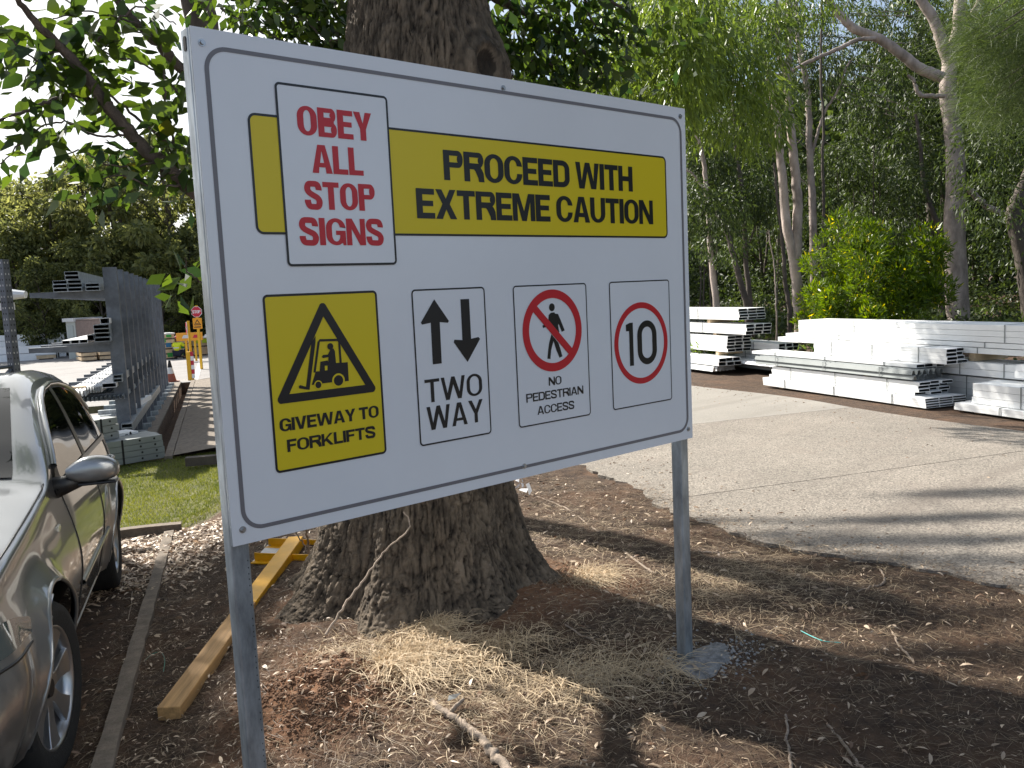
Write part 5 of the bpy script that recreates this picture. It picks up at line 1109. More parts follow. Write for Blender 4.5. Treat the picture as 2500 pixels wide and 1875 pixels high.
# ================================================================== GROUND LITTER
def mask_soil(X, Y):
    s_, q = sq(X, Y); return q, s_
def in_trunk(X, Y): return np.hypot(X-TREE[0]-.03, Y-TREE[1]) < .62
def straws(n, region, Lr, wd, tintr, lift=.01, up=.15, name='needle_litter', seed=1, clump=None, mt='straw'):
    if clump is None:
        X = RNG.uniform(region[0], region[1], n); Y = RNG.uniform(region[2], region[3], n)
    else:
        c = np.array(clump); idx = RNG.integers(0, len(c), n); X = c[idx, 0]+RNG.normal(size=n)*c[idx, 2]; Y = c[idx, 1]+RNG.normal(size=n)*c[idx, 3]
    s_, q = sq(X, Y); ok = (q > -.66) & (q < q_edge(s_)+.02+.16*np.abs(RNG.normal(size=n))) & (s_ < 6.5) & ~in_trunk(X, Y)
    ok &= ~((np.abs(X-.66) < .26) & (np.abs(Y-.80) < .22) & (RNG.random(n) < .8))
    ok &= ~((np.hypot((X-2.02)/.2, (Y+.03)/.15) < 1) & (RNG.random(n) < .93))
    X, Y = X[ok], Y[ok]; n = len(X); Z = height(X, Y)+lift*RNG.random(n); s_, q = sq(X, Y); Z = Z+.019*sstep(q_edge(s_)-.10, q_edge(s_)+.01, q)
    a = RNG.random(n)*6.28+.8*fbm(X*2, Y*2, 0, 2, 60); Ln = RNG.uniform(*Lr, n); el = np.abs(RNG.normal(size=n))*up
    Dv = np.stack([np.cos(a)*np.cos(el), np.sin(a)*np.cos(el), np.sin(el)], -1); S_ = np.stack([-np.sin(a), np.cos(a), 0*a], -1); P = np.stack([X, Y, Z], -1)
    bend = RNG.normal(size=n)*.25; w_ = wd*(.6+.8*RNG.random(n)); rows = []
    for t in (0, .35, .7, 1.0):
        c = P+Dv*(Ln*t)[:, None]+S_*(bend*Ln*t*t)[:, None]; c[:, 2] -= Ln*t*t*np.sin(el)*.9; ww = w_*(1 if t < .9 else .4); z_ = np.zeros((n, 3)); z_[:, 2] = ww*.5
        rows += [c+S_*(ww*.5)[:, None]+z_*.6, c-S_*(ww*.5)[:, None]]
    V = np.stack(rows, 1); b = np.arange(n)*8; F = np.stack([np.stack([b+2*k, b+2*k+1, b+2*k+3, b+2*k+2], -1) for k in range(3)], 1).reshape(-1, 4)
    t = np.repeat(np.clip(RNG.uniform(*tintr, n), 0, .93), 3)
    return tag(add(name, np_mesh(name, V.reshape(-1, 3), F, M[mt], False, tint=t)), kind='stuff')
straws(95000, (-.6, 4.2, -1.6, 5.5), (.02, .11), .0014, (.0, .52), .012, .12, 'needle_litter')  # needle tints held dark so the shaded ground reads deeper
straws(12000, None, (.03, .12), .0015, (.2, .95), .02, .35, 'straw_litter', clump=[(1.05, .75, .22, .14), (1.35, .45, .28, .2), (1.15, .35, .25, .2), (1.6, .1, .22, .14), (.93, .95, .12, .12), (2.9, .35, .5, .25), (3.0, .0, .5, .3), (2.6, 1.3, .5, .5), (3.1, 1.8, .4, .6), (2.75, .5, .3, .12)])  # pale straw kept to sunlit ground, so its colour strengthens the light
straws(4200, None, (.10, .2), .0022, (.6, 1.0), .02, .7, 'dry_grass_tufts', clump=[(1.0, .82, .08, .05), (1.12, .78, .1, .06), (.95, .7, .07, .05), (1.3, .6, .15, .06), (2.35, .95, .08, .05), (1.9, .02, .12, .06), (1.55, .2, .15, .08), (1.25, .95, .1, .03)])
def dead_leaves(n, region, L0, name='dead_leaf_litter', seed=0, cl=None, tmin=.1, qmin=-2.0, smax=5.15):
    if cl is None: X = RNG.uniform(region[0], region[1], n); Y = RNG.uniform(region[2], region[3], n)
    else:
        c = np.array(cl); idx = RNG.integers(0, len(c), n); X = c[idx, 0]+RNG.normal(size=n)*c[idx, 2]; Y = c[idx, 1]+RNG.normal(size=n)*c[idx, 2]
    s_, q = sq(X, Y); ok = (q > qmin) & (q < q_edge(s_)+.35*np.abs(RNG.normal(size=n))) & (s_ < smax) & ~in_trunk(X, Y); X, Y = X[ok], Y[ok]; n = len(X)
    s_, q = sq(X, Y); P = np.stack([X, Y, height(X, Y)+.004+.014*RNG.random(n)+.017*sstep(q_edge(s_)-.08, q_edge(s_)+.01, q)], -1); a = RNG.random(n)*6.28; el = RNG.normal(size=n)*.25; Dv = np.stack([np.cos(a), np.sin(a), el], -1); Dv = unit(Dv)
    R = unit(np.cross(Dv, np.array([0, 0, 1.0])+RNG.normal(size=(n, 3))*.35)); N = np.cross(R, Dv); L_ = L0*(.5+.9*RNG.random(n))[:, None]; Wd = L_*RNG.uniform(.12, .4, n)[:, None]; rows = []; cu = RNG.uniform(-.1, .35, n)[:, None]
    for t, ww, c in ((0, .06, 0), (.3, .9, .6), (.65, .8, .7), (1, .05, 0)):
        ce = P+Dv*L_*t+N*L_*cu*c*.5; rows += [ce+R*Wd*.5*ww+N*Wd*.2*ww, ce-R*Wd*.5*ww+N*Wd*.2*ww]
    V = np.stack(rows, 1); b = np.arange(n)*8; F = np.stack([np.stack([b+2*k, b+2*k+1, b+2*k+3, b+2*k+2], -1) for k in range(3)], 1).reshape(-1, 4)
    return tag(add(name, np_mesh(name, V.reshape(-1, 3), F, M['litter'], False, tint=np.repeat(np.clip(tmin+(1-tmin)*RNG.random(n)**1.2, 0, .95), 3))), kind='stuff')
dead_leaves(3600, (-.6, 4.2, -1.6, 5.5), .04, tmin=.0)
dead_leaves(7000, (-.6, 4.2, -1.6, 5.5), .016, 'leaf_fragments', tmin=.0)
dead_leaves(3800, None, .05, 'dead_leaf_drift', cl=[(.95, 3.9, .3), (1.3, 4.3, .3), (1.6, 4.0, .3), (1.0, 4.6, .3), (.7, 3.7, .25), (1.9, 3.6, .4), (1.2, 4.7, .3)], tmin=.03)
dead_leaves(3000, None, .022, 'bark_chips', cl=[(.2, 1.2, .4), (.5, 2.0, .4), (.9, .4, .5), (1.6, .0, .5), (2.3, -.6, .6), (2.4, .9, .5), (-.2, .7, .3)], tmin=.0)
def road_debris():
    n = 900; s_ = RNG.uniform(-1.5, 9.5, n); side = RNG.random(n) < .65; q = np.where(side, q_edge(s_)+np.abs(RNG.normal(size=n))*.5, 7.2-np.abs(RNG.normal(size=n))*.7); X = s_*D2[0]+q*Q2[0]; Y = s_*D2[1]+q*Q2[1]
    P = np.stack([X, Y, height(X, Y, False)+.02], -1); Dv = RNG.normal(size=(n, 3)); Dv[:, 2] = .05; V, F = leaf_np(P, Dv, .03*(.4+1.2*RNG.random(n)), .009, .1); tag(add('road_debris', np_mesh('road_debris', V, F, M['litter'], False, tint=RNG.random(n)*.6)), kind='stuff')
road_debris()
# soil clods on the red mound and by the roots
def clods(n, cl, r0, r1, name, mt):
    bm = bmesh.new(); c = np.array(cl); bmv = bmesh.new(); bmesh.ops.create_icosphere(bmv, subdivisions=1, radius=1); base = np.array([v.co[:] for v in bmv.verts]); tri = np.array([[v.index for v in f.verts] for f in bmv.faces]); bmv.free()
    idx = RNG.integers(0, len(c), n); X = c[idx, 0]+RNG.normal(size=n)*c[idx, 2]; Y = c[idx, 1]+RNG.normal(size=n)*c[idx, 3]; R = r0+(r1-r0)*RNG.random(n)**3; Z = height(X, Y)+R*.2
    V = np.stack([X, Y, Z], -1)[:, None]+base[None]*R[:, None, None]*(1+.5*(RNG.random((n, len(base)))-.5))[..., None]*np.array([1, 1, .75]); F = (np.arange(n)[:, None, None]*len(base)+tri[None]).reshape(-1, 3)
    return tag(add(name, np_mesh(name, V.reshape(-1, 3), F, mt, False)), kind='stuff')
clods(9000, [(.66, .83, .15, .14), (.58, .95, .14, .08), (.74, .68, .16, .1), (.60, .70, .1, .1)], .0012, .0085, 'soil_clods', M['clod'])
clods(90, [(.66, .80, .16, .12)], .008, .022, 'large_clods', M['clod'])
clods(700, [(2.2, 1.05, .12, .1)], .002, .014, 'root_soil', M['clod'])
clods(1100, [(2.02, -.03, .15, .11), (2.12, -.1, .1, .06), (1.93, .05, .09, .05)], .0015, .008, 'gravel', mat('gravel_stone', (.33, .32, .305), .9, var=.3, vscale=30))
# lawn
def lawn():
    n = 60000; s_ = RNG.uniform(5.28, 9.3, n); q = RNG.uniform(-2.3, .9, n); ok = fbm(s_*1.3, q*1.3, 0, 3, 77) > -.22-.25*RNG.random(n); s_, q = s_[ok], q[ok]; n = len(s_); X = s_*D2[0]+q*Q2[0]; Y = s_*D2[1]+q*Q2[1]
    P = np.stack([X, Y, height(X, Y)-.004], -1); Dv = RNG.normal(size=(n, 3))*.5; Dv[:, 2] = 1; Dv[:, :2] += .1; Ln = .022+.022*RNG.random(n); V, F = leaf_np(P, Dv, Ln, .005, .3)
    tag(add('lawn_grass', np_mesh('lawn_grass', V, F, M['grass'], False, tint=np.clip(.45+.5*fbm(X*2, Y*2, 0, 2, 5)+.35*RNG.normal(size=n), 0, .93))), kind='stuff')
lawn()
# sticks
def stick(name, pts, r0, r1, label, mt=None, z=None, cat='stick', wob=.003):
    P = []
    for p in pts:
        if len(p) == 3: P.append(onz(p[0], p[1], p[2]))
        else:
            g0 = onz(p[0], p[1], .03)
            for _ in range(3): g0 = onz(p[0], p[1], hz(g0.x, g0.y)+r0*.8)
            P.append(g0)
    V, F = limb(np.array([tuple(x) for x in P]), r0, r1, 8, 6, wob); o = tag(add(name, np_mesh(name, V, F, mt or M['twig'], True)), label, cat); return o
fb = stick('fallen_branch', [(1052, 1712), (1080, 1738), (1118, 1758), (1150, 1786), (1180, 1806), (1200, 1838), (1225, 1862), (1262, 1905)], .0135, .018, 'pale fallen branch with a short fork in the straw at the bottom middle', cat='branch')
P = [Vector(onz(*p)) for p in ((1098, 1742, .03), (1115, 1722, .06), (1133, 1706, .08))]; V, F = limb(np.array([tuple(x) for x in P]), .011, .006, 8, 5, .001); add('fork', np_mesh('fork', V, F, M['twig'], True), fb)
tp = [at(985, 1250, 4.05), at(1002, 1285, 4.02), at(975, 1315, 3.98), at(935, 1350, 3.95), at(905, 1395, 3.9), at(868, 1440, 3.85), at(835, 1490, 3.8), at(795, 1550, 3.72)]
V, F = limb(np.array([tuple(x) for x in tp]), .0035, .006, 6, 5, .003); tag(add('leaning_twig', np_mesh('leaning_twig', V, F, M['twig'], True)), 'thin crooked twig leaning against the front of the big trunk', 'twig')
stick('stick', [(1918, 1745), (1922, 1800), (1928, 1850), (1934, 1900)], .0045, .006, 'straight pale stick standing out of the litter at the bottom right')
stick('stick', [(2178, 1542), (2195, 1575), (2215, 1600), (2235, 1618)], .004, .006, 'white peeled stick on the sunlit straw at the right')
stick('stick', [(2148, 1390), (2160, 1410), (2155, 1425), (2130, 1432), (2090, 1445)], .006, .004, 'dark curled stick beside the road edge')
stick('stick', [(1290, 1205), (1380, 1240), (1450, 1290), (1560, 1375), (1600, 1400)], .005, .007, 'long thin branch curving over the litter right of the trunk')
stick('stick', [(1705, 1345), (1760, 1350), (1815, 1346)], .006, .004, 'short dark stick just right of the right post')
stick('stick', [(1700, 1395), (1740, 1430), (1765, 1450)], .005, .004, 'bent twig at the right post in the sunny litter')
stick('stick', [(1380, 1525), (1440, 1560), (1470, 1580)], .004, .005, 'short twig in the shadow of the trunk')
stick('stick', [(2020, 1770), (2070, 1830), (2110, 1880)], .005, .006, 'brown stick in the dark shadow at the lower right')
stick('stick', [(313, 1512), (325, 1440), (328, 1415)], .003, .003, 'thin upright twig beside the rear of the car')
stick('stick', [(600, 1480), (700, 1440), (790, 1395)], .004, .004, 'long dark twig behind the left post')
stick('stick', [(745, 1290, .25), (752, 1330, .12), (756, 1375, .0)], .006, .008, 'upright sapling stem growing at the edge of the trunk', cat='twig')
stick('stick', [(720, 1298, .2), (745, 1335, .1), (757, 1378, .0)], .004, .005, 'leaning twig crossing the sapling stem by the trunk', cat='twig')
cy = mat('cyan_plastic', (.05, .5, .48), .4)
stick('plastic_strip', [(1955, 1540), (1985, 1555), (2015, 1566), (2052, 1569)], .0022, .0022, 'turquoise plastic strapping offcut on the straw', cy, cat='plastic strip', wob=0)
stick('plastic_strip', [(352, 1615), (370, 1598), (392, 1592), (402, 1610), (399, 1640)], .002, .002, 'loop of green plastic twine over the kerb', mat('green_plastic', (.03, .22, .15), .4), cat='twine', wob=0)
wr = empty('white_rubbish', onz(1272, 1205, .1), 'crumpled white plastic scraps on the litter just right of the trunk', 'rubbish'); wo_ = wr.location.copy()
for k in range(9):
    mb = MB(); c = onz(1272+random.uniform(-24, 24), 1200+random.uniform(-28, 22), .1); e = RNG.normal(size=(2, 3))*.03; c = Vector(c)-wo_; mb.face([c, c+Vector(e[0]), c+Vector(e[0])+Vector(e[1])+Vector((0, 0, .02)), c+Vector(e[1])]); mb.build('scrap', M['white'], wr)
mb = MB(); c = onz(1108, 1705, .06); mb.face([c+Vector(v) for v in ((-.03, 0, 0), (-.01, .018, .01), (.02, .012, .004), (.035, -.004, .012), (.0, -.014, .006))]); tag(mb.build('foil_scrap', M['bolt']), 'small silver foil scrap beside the fallen branch', 'rubbish')

# ================================================================== STEEL STACKS ON THE RIGHT
SEC = {}
def tube_mesh(Ln, w_, h_, t, mt):
    key = (round(Ln, 2), round(w_, 3), round(h_, 3), t, mt.name)
    if key not in SEC:
        mb = MB(); r = .004
        o_ = [(0, 0), (w_, 0), (w_, h_), (0, h_)]; i_ = [(t, t), (w_-t, t), (w_-t, h_-t), (t, h_-t)]
        V = [(x, y, z) for x in (0, Ln) for y, z in o_]+[(x, y, z) for x in (0, Ln) for y, z in i_]
        F = [(k, (k+1) % 4, 4+(k+1) % 4, 4+k) for k in range(4)]+[(8+k, 12+k, 12+(k+1) % 4, 8+(k+1) % 4) for k in range(4)]
        F += [(k, 8+k, 8+(k+1) % 4, (k+1) % 4) for k in range(4)]+[(4+k, 4+(k+1) % 4, 12+(k+1) % 4, 12+k) for k in range(4)]
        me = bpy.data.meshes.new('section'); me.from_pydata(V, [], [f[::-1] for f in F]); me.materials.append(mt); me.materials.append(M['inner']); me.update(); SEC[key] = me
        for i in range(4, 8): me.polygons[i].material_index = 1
    return SEC[key]
def w_mesh(Ln, w_, h_, mt, n=4):
    """nested trapezoid profile sheet"""
    key = ('w', round(Ln, 2), round(w_, 3), round(h_, 3), n, mt.name)
    if key not in SEC:
        P = []; p = w_/n
        for k in range(n): P += [(k*p, 0), (k*p+p*.2, 0), (k*p+p*.4, h_), (k*p+p*.7, h_), (k*p+p*.9, 0)]
        P.append((w_, 0)); m = len(P); t = .006
        V = [(x, a, b) for x in (0, Ln) for a, b in P]+[(x, a, b-t) for x in (0, Ln) for a, b in P]
        F = [(k, k+1, m+k+1, m+k) for k in range(m-1)]+[(2*m+k, 3*m+k, 3*m+k+1, 2*m+k+1) for k in range(m-1)]+[(k, 2*m+k, 2*m+k+1, k+1) for k in range(m-1)]+[(m+k, m+k+1, 3*m+k+1, 3*m+k) for k in range(m-1)]
        me = bpy.data.meshes.new('sheet'); me.from_pydata(V, [], F); me.materials.append(mt); me.update(); SEC[key] = me
    return SEC[key]
def bundle(s0, s1, q0, wd, z0, z1, lay, cols, label, group, mt=None, rot=0.0, jit=.03, straps=2, profile='tube', zbase=None, name='steel_bundle'):
    x, y = W2(s0, q0); r = empty(name, (x, y, 0), label, 'steel bundle', group, ROADROT+rot); mt = mt or M['zincb']; L_ = s1-s0
    hh = (z1-z0)/lay; cw = wd/cols
    for i in range(lay):
        for j in range(cols):
            me = tube_mesh(L_, cw*.975, hh*.955, .006, mt) if profile == 'tube' else w_mesh(L_, cw*.99, hh*.9, mt, 3)
            o = bpy.data.objects.new('section' if profile == 'tube' else 'sheet', me); COL.objects.link(o); o.parent = r
            o.location = (random.uniform(-jit, jit), -(j+1)*cw+random.uniform(-.002, .002), z0+i*hh)
    for k in range(straps):
        f = (k+.5)/straps; mb = MB(); xx = L_*f; a = .006
        mb.box(xx-a, xx+a, .001, .003, z0, z1+.004); mb.box(xx-a, xx+a, -wd, .005, z1+.001, z1+.005); mb.build('strap', M['zincg'], r)
    return r
G1, G2 = 'steel bundles in the long stack', 'steel bundles in the shorter stack'
LS = [(5.49, 8.66, 7.74, .62, .025, .14, 4, 3, 'lowest front bundle of the long stack, its near end cut square'),
 (5.72, 8.59, 7.83, .52, .145, .31, 4, 3, 'second bundle up at the front left of the long stack with four open dark ends'),
 (5.85, 9.25, 7.98, .40, .455, .50, 1, 3, 'thin layer of sections lying on top of the grey bundle'),
 (5.62, 8.02, 8.15, .33, .505, .69, 4, 2, 'middle height bundle behind the grey one in the long stack'),
 (1.6, 9.34, 8.5, .5, .62, .69, 1, 3, 'long thin layer under the top bundles, reaching furthest left'),
 (1.6, 9.14, 8.5, .5, .695, .755, 1, 3, 'long layer second from the top of the long stack'),
 (1.4, 8.8, 8.5, .55, .76, .965, 3, 3, 'topmost and largest bundle of the long stack'),
 (1.5, 5.25, 7.90, .6, .03, .11, 2, 3, 'lowest bundle at the right edge of the long stack'),
 (1.2, 5.08, 7.98, .5, .115, .345, 3, 3, 'tall bright bundle at the right edge of the long stack'),
 (4.75, 6.6, 8.45, .5, .36, .52, 2, 3, 'short bundle in the gap behind the right hand bundles'),
 (1.0, 4.78, 8.3, .15, .40, .55, 2, 1, 'narrow bundle just above the tall bright one at the right edge'),
 (5.0, 9.0, 8.55, .5, .03, .33, 4, 3, 'rear bundle low down inside the long stack')]
for i, t in enumerate(LS): bundle(*t, G1, jit=.05 if i not in (0, 6) else .01, straps=3)
bundle(5.76, 8.95, 7.80, .5, .335, .45, 2, 2, 'dull grey faced bundle with zigzag open ends in the long stack', G1, M['zincg'], profile='w', straps=3)
mb = MB(); x, y = W2(5.80, 7.795)
for t in ((10.55, 16, 8.6, .55, .93, 1.13, 4, 3, 'topmost bundle of the shorter stack beside the board, many dark open ends'), (10.34, 16, 8.6, .5, .68, .86, 3, 3, 'second bundle from the top of the shorter stack'), (10.95, 16, 8.6, .5, .35, .64, 5, 3, 'third bundle down the shorter stack beside the board'),
          (10.75, 16, 8.3, .45, .13, .27, 2, 3, 'low bundle of the shorter stack with two open ends'), (10.17, 13.2, 9.15, .4, .37, .50, 2, 3, 'bundle jutting out behind the shorter stack'), (10.35, 14, 9.2, .4, .05, .34, 4, 3, 'dark rear bundle under the jutting one')):
    bundle(*t, G2, straps=2)
bundle(10.9, 16, 8.25, .5, .03, .12, 1, 2, 'bottom layer of zigzag profiles in the shorter stack', G2, profile='w')
bundle(9.3, 12.5, 8.9, .8, .06, .12, 1, 3, 'flat corrugated sheets low behind the gap between the stacks', G2, M['zincg'], profile='w')
bundle(9.3, 12.0, 8.75, .7, .15, .20, 1, 3, 'raised corrugated sheets behind the gap between the stacks', G2, M['zincb'], profile='w')
for s_, q, z0, z1 in ((8.3, 7.80, .0, .025), (7.0, 7.80, 0, .025), (5.9, 7.80, 0, .025), (8.4, 7.86, .31, .335), (6.6, 7.86, .31, .335), (7.6, 8.52, .585, .62), (6.9, 8.52, .585, .62), (5.9, 8.52, .585, .62), (11.6, 8.64, .865, .925), (11.4, 8.64, .645, .675), (11.3, 8.62, .28, .345), (5.0, 8.0, 0, .03), (2.8, 8.0, 0, .03), (8.2, 8.5, .33, .585), (5.6, 8.56, .52, .62), (3.5, 8.5, 0, .62), (2.0, 8.5, 0, .62)):
    x, y = W2(s_, q); r = MB(); r.box(-.045, .045, -.52, 0, z0, z1-.002); o = r.build('timber_bearer', M['timberp'], loc=(x, y, 0)); o.rotation_euler = (0, 0, ROADROT)
    tag(o, 'rough timber bearer between the steel bundles', 'timber block', 'timber bearers in the steel stacks')

# ================================================================== LEFT YARD
RZ = -.30
rack = empty('cantilever_rack', (*W2(10.7, -1.27), RZ), 'grey steel cantilever rack with twelve tall columns and loaded arms', 'rack', rz=ROADROT)
# local frame: x along the row, y to the left (-q)
col_me = None
for k in range(12):
    xk_ = k*.842; mb = MB(); H = 2.5
    mb.box(xk_-.055, xk_+.055, 0, .010, 0, H); mb.box(xk_-.055, xk_+.055, .165, .175, 0, H); mb.box(xk_-.055, xk_-.047, .010, .165, 0, H); cobj = mb.build('column', M['zincd'], rack)
    mb = MB(); mb.box(xk_-.05, xk_+.05, -.13, .95, 0, .09); mb.build('foot', M['zinc'], rack)
    for z, ln in ((.66, .95), (1.34, 1.0), (2.08, .92)):
        mb = MB(); x0, x1 = xk_-.035, xk_+.035; P = [(.175, z), (.175+ln, z+.045), (.175+ln, z+.11), (.175, z+.11)]
        V = [(x0, a, b) for a, b in P]+[(x1, a, b) for a, b in P]; mb.raw(V, [(0, 1, 2, 3), (7, 6, 5, 4)]+[(i, i+4, (i+1) % 4+4, (i+1) % 4) for i in range(4)]); mb.build('arm', M['zincd'], rack)
# loads on the rack (y left of the column, z from the rack's floor)
def load(dx, y0, y1, z0, z1, L_, lay, cols, label, mt=None, profile='tube', rot=0.0):
    p = rack.matrix_basis @ Vector((dx, y1, 0)); x, y = p.x, p.y
    s_, q = sq(x, y); q = float(q); s_ = float(s_); return bundle(s_, s_+L_, q, y1-y0, z0+RZ, z1+RZ, lay, cols, label, 'steel lengths on the cantilever rack', mt or M['zinc'], rot, .04, 1, profile)
bpy.context.view_layer.update()
def yz(X, Y): return .175+(800-X)*.00205, (1390-Y)*.00205*.985
def loadz(X0, X1, Y0, Y1, L_, lay, cols, label, mt=None, profile='tube', dx=-.25, rot=0.0):
    y1, z1 = yz(X0, Y0); y0, z0 = yz(X1, Y1); p = Matrix.Rotation(ROADROT, 4, 'Z') @ Vector((dx, y1, 0)); bx, by = W2(10.7, -1.27); s_, q = sq(bx+p.x, by+p.y)
    return bundle(float(s_), float(s_)+L_, float(q)+(y1-y0)*0, y1-y0, z0+RZ, z1+RZ, lay, cols, label, 'steel lengths on the cantilever rack', mt or M['zinc'], rot, .04, 1, profile)
loadz(508, 680, 232, 308, 6, 3, 2, 'stacked dark ended sections on the top arms, left side'); loadz(583, 668, 176, 229, 6, 2, 1, 'two sections crowning the load on the top arms'); loadz(700, 785, 258, 308, 6, 2, 1, 'pair of sections on the top arms beside the first column')
loadz(722, 822, 535, 650, 6, 4, 1, 'stack of four sections on the middle arms against the column'); loadz(765, 825, 492, 532, 5, 1, 1, 'single bright section on top of the middle arm stack', M['zincb']); loadz(528, 680, 628, 655, 6, 1, 3, 'flat bright sections on the left of the middle arms', M['zincb']); loadz(680, 722, 600, 640, 5, 1, 1, 'small dark section between the two loads of the middle arms', M['zincd'])
loadz(560, 872, 1018, 1045, 7, 1, 4, 'corrugated sheet lying along the lowest arms', M['zinc'], 'w'); loadz(520, 650, 960, 1000, 7, 1, 2, 'trapezoid profiles on the left of the lowest arms', M['zincb'], 'w', -.45); loadz(640, 740, 940, 985, 7, 1, 2, 'trapezoid profiles in the middle of the lowest arms', M['zincb'], 'w', -.3); loadz(740, 830, 930, 962, 6, 1, 1, 'wide flat section near the columns on the lowest arms', M['zincb']); loadz(812, 866, 880, 930, 6, 2, 1, 'two small sections against the column on the lowest arms')
for X0, X1, Y0, Y1, dx, in ((525, 620, 948, 960, .1), (640, 735, 920, 938, .5), (635, 720, 865, 876, 2.2), (730, 800, 852, 862, 2.6), (780, 860, 800, 812, 4.4)):
    y1, z1 = yz(X0, Y0); y0, z0 = yz(X1, Y1); p = Matrix.Rotation(ROADROT, 4, 'Z') @ Vector((dx, y1, 0)); bx, by = W2(10.7, -1.27); mb = MB(); mb.box(-.05, .05, -(y1-y0), 0, -.02, .03); o = mb.build('timber_spacer', M['timberp'], loc=(bx+p.x, by+p.y, RZ+.85)); o.rotation_euler = (0, 0, ROADROT); tag(o, 'short timber spacer on the sheets of the lowest arms', 'timber block', 'timber spacers on the rack')
loadz(640, 690, 1205, 1235, 3.2, 1, 1, 'slim round edged section on the ground under the rack', M['zincb'], dx=-.5, rot=-.12); loadz(725, 765, 1175, 1215, 3.2, 1, 1, 'box section with a dark end resting under the rack', M['zincb'], dx=-.3, rot=-.1); loadz(690, 790, 1255, 1310, 3.2, 1, 1, 'wide flat topped section on the ground under the rack', M['zinc'], dx=-.6, rot=-.06); loadz(835, 905, 1215, 1275, 6, 2, 1, 'dark sections on the ground against the front column', M['zinc'], dx=-.3)
# beams bundled across in front of the rack
def crossbundle(x0, x1, y0, y1, D0, lay, dep, label, holes=True, mt=None):
    """a bundle lying across the view; front face corners at photo (x0..x1, y0..y1), near end depth D0"""
    pass
def xbundle(pL, pR, zb, h_, lay, cols, dep, label, mt=None, group='white beam bundles on the ground'):
    a_, b_ = onz(*pL, zb), onz(*pR, zb); d_ = b_-a_; L_ = d_.length; rz = math.atan2(d_.y, d_.x); r = empty('beam_bundle', a_, label, 'beam bundle', group, rz); mt = mt or M['zincb']; hh = h_/lay; cw = dep/cols
    for i in range(lay):
        for j in range(cols):
            o = bpy.data.objects.new('beam', tube_mesh(L_, cw*.97, hh*.93, .012, mt)); COL.objects.link(o); o.parent = r; o.location = (random.uniform(-.02, .02), j*cw, i*hh)
            if j == 0 and h_ > .05:
                for xx in (.10, L_*.33, L_-.28, L_-.10):
                    mb = MB(); mb.cyl((xx, -.0015, hh*.5), (xx, .003, hh*.5), .014, n=8); mb.build('bolt_hole', M['dark'], o)
    mb = MB(); mb.box(L_*.5-.012, L_*.5+.012, -.004, -.001, 0, h_); mb.build('strap', M['dark'], r)
    return r
z1_ = lambda X, Y: (X/2.861, 600+Y/2.861)
xbundle(z1_(560, 1580), z1_(1155, 1478), -.27, .30, 4, 3, .55, 'banded bundle of pale beams with bolt holes nearest the lawn', M['zincg'])
xbundle(z1_(600, 1490), z1_(850, 1440), -.15, .45, 5, 2, .4, 'taller bundle of pale beams behind the nearest one', M['zincg']); xbundle(z1_(855, 1430), z1_(985, 1405), -.16, .22, 3, 2, .3, 'short bundle of bright beams beside the foot of the first column', M['zincb'])
xbundle(z1_(-260, 800), z1_(465, 772), -.3, 1.05, 4, 2, .6, 'high bundle of white beams far across the yard at the left', M['zincb']); xbundle(z1_(-260, 830), z1_(395, 790), -.3, .62, 2, 2, .6, 'lower bundle of white beams in front of the high one', M['zincb'])
# perforated pallet rack frame at the far left
def upright():
    p = at(33, 915, 7.7); r = empty('pallet_rack_frame', (p.x, p.y, RZ), 'perforated grey pallet rack upright with diagonal braces at the left edge', 'rack frame', rz=math.radians(-12)); H = 2.40
    sg_ = sight(40, 800); r.rotation_euler = (0, 0, math.atan2(sg_.y, sg_.x)-math.radians(48)); r.location.x += RIGHT.x*.05; r.location.y += RIGHT.y*.05
    dark, zz = M['dark'], M['zincd']
    for x0, nm in ((-.045, 0), (-1.05, 1)):
        for (xa, xb, ya, yb) in ((x0, x0+.068, 0, .004), (x0, x0+.004, .004, .07)):
            mb = MB(); mb.box(xa, xb, ya, yb, 0, H); fcol = mb.build('post', zz, r)
            for k in range(46):
                z = .12+k*.05
                if z > H-.03: break
                mb = MB()
                if ya == 0: 
                    P4 = [(xx-.004, xx+.004, -.0018, -.0006) for xx in (xa+.018, xa+.050)]
                else:
                    P4 = [(xa-.0018, xa-.0006, yy-.004, yy+.004) for yy in (.022, .05)]
                if nm == 0:
                    for b4 in P4: mb = MB(); mb.box(*b4, z-.008, z+.008); mb.build('slot', M['offwhite'] if k % 2 else dark, fcol)
    for z0, z1 in ((1.45, 1.45), (.75, 1.42), (.75, .75), (.1, .72)):
        mb = MB(); mb.cyl((-.99, .035, z0), (-.05, .035, z1), .018, n=6); mb.build('brace', zz, r)
    return r
upright()
p = at(30, 718, 8.1); mb = MB(); mb.cyl((-.1, 0, 0), (-1.3, 0, 0), .055, .058, n=14); mb.cyl((-.1, 0, 0), (.07, 0, -.01), .056, .035, n=9)
o = mb.build('wrapped_roll', M['white'], loc=(p.x+.05, p.y, p.z)); o.rotation_euler = (0, 0, math.atan2(RIGHT.y, RIGHT.x)); tag(o, 'white plastic wrapped roll held behind the perforated upright', 'roll')
p = at(22, 748, 8.1); mb = MB(); mb.box(-1.3, .04, -.03, .03, -.035, .035); o = mb.build('white_tube', M['white'], loc=p); o.rotation_euler = (0, 0, math.atan2(RIGHT.y, RIGHT.x)); tag(o, 'white tube end under the wrapped roll at the left edge', 'tube')
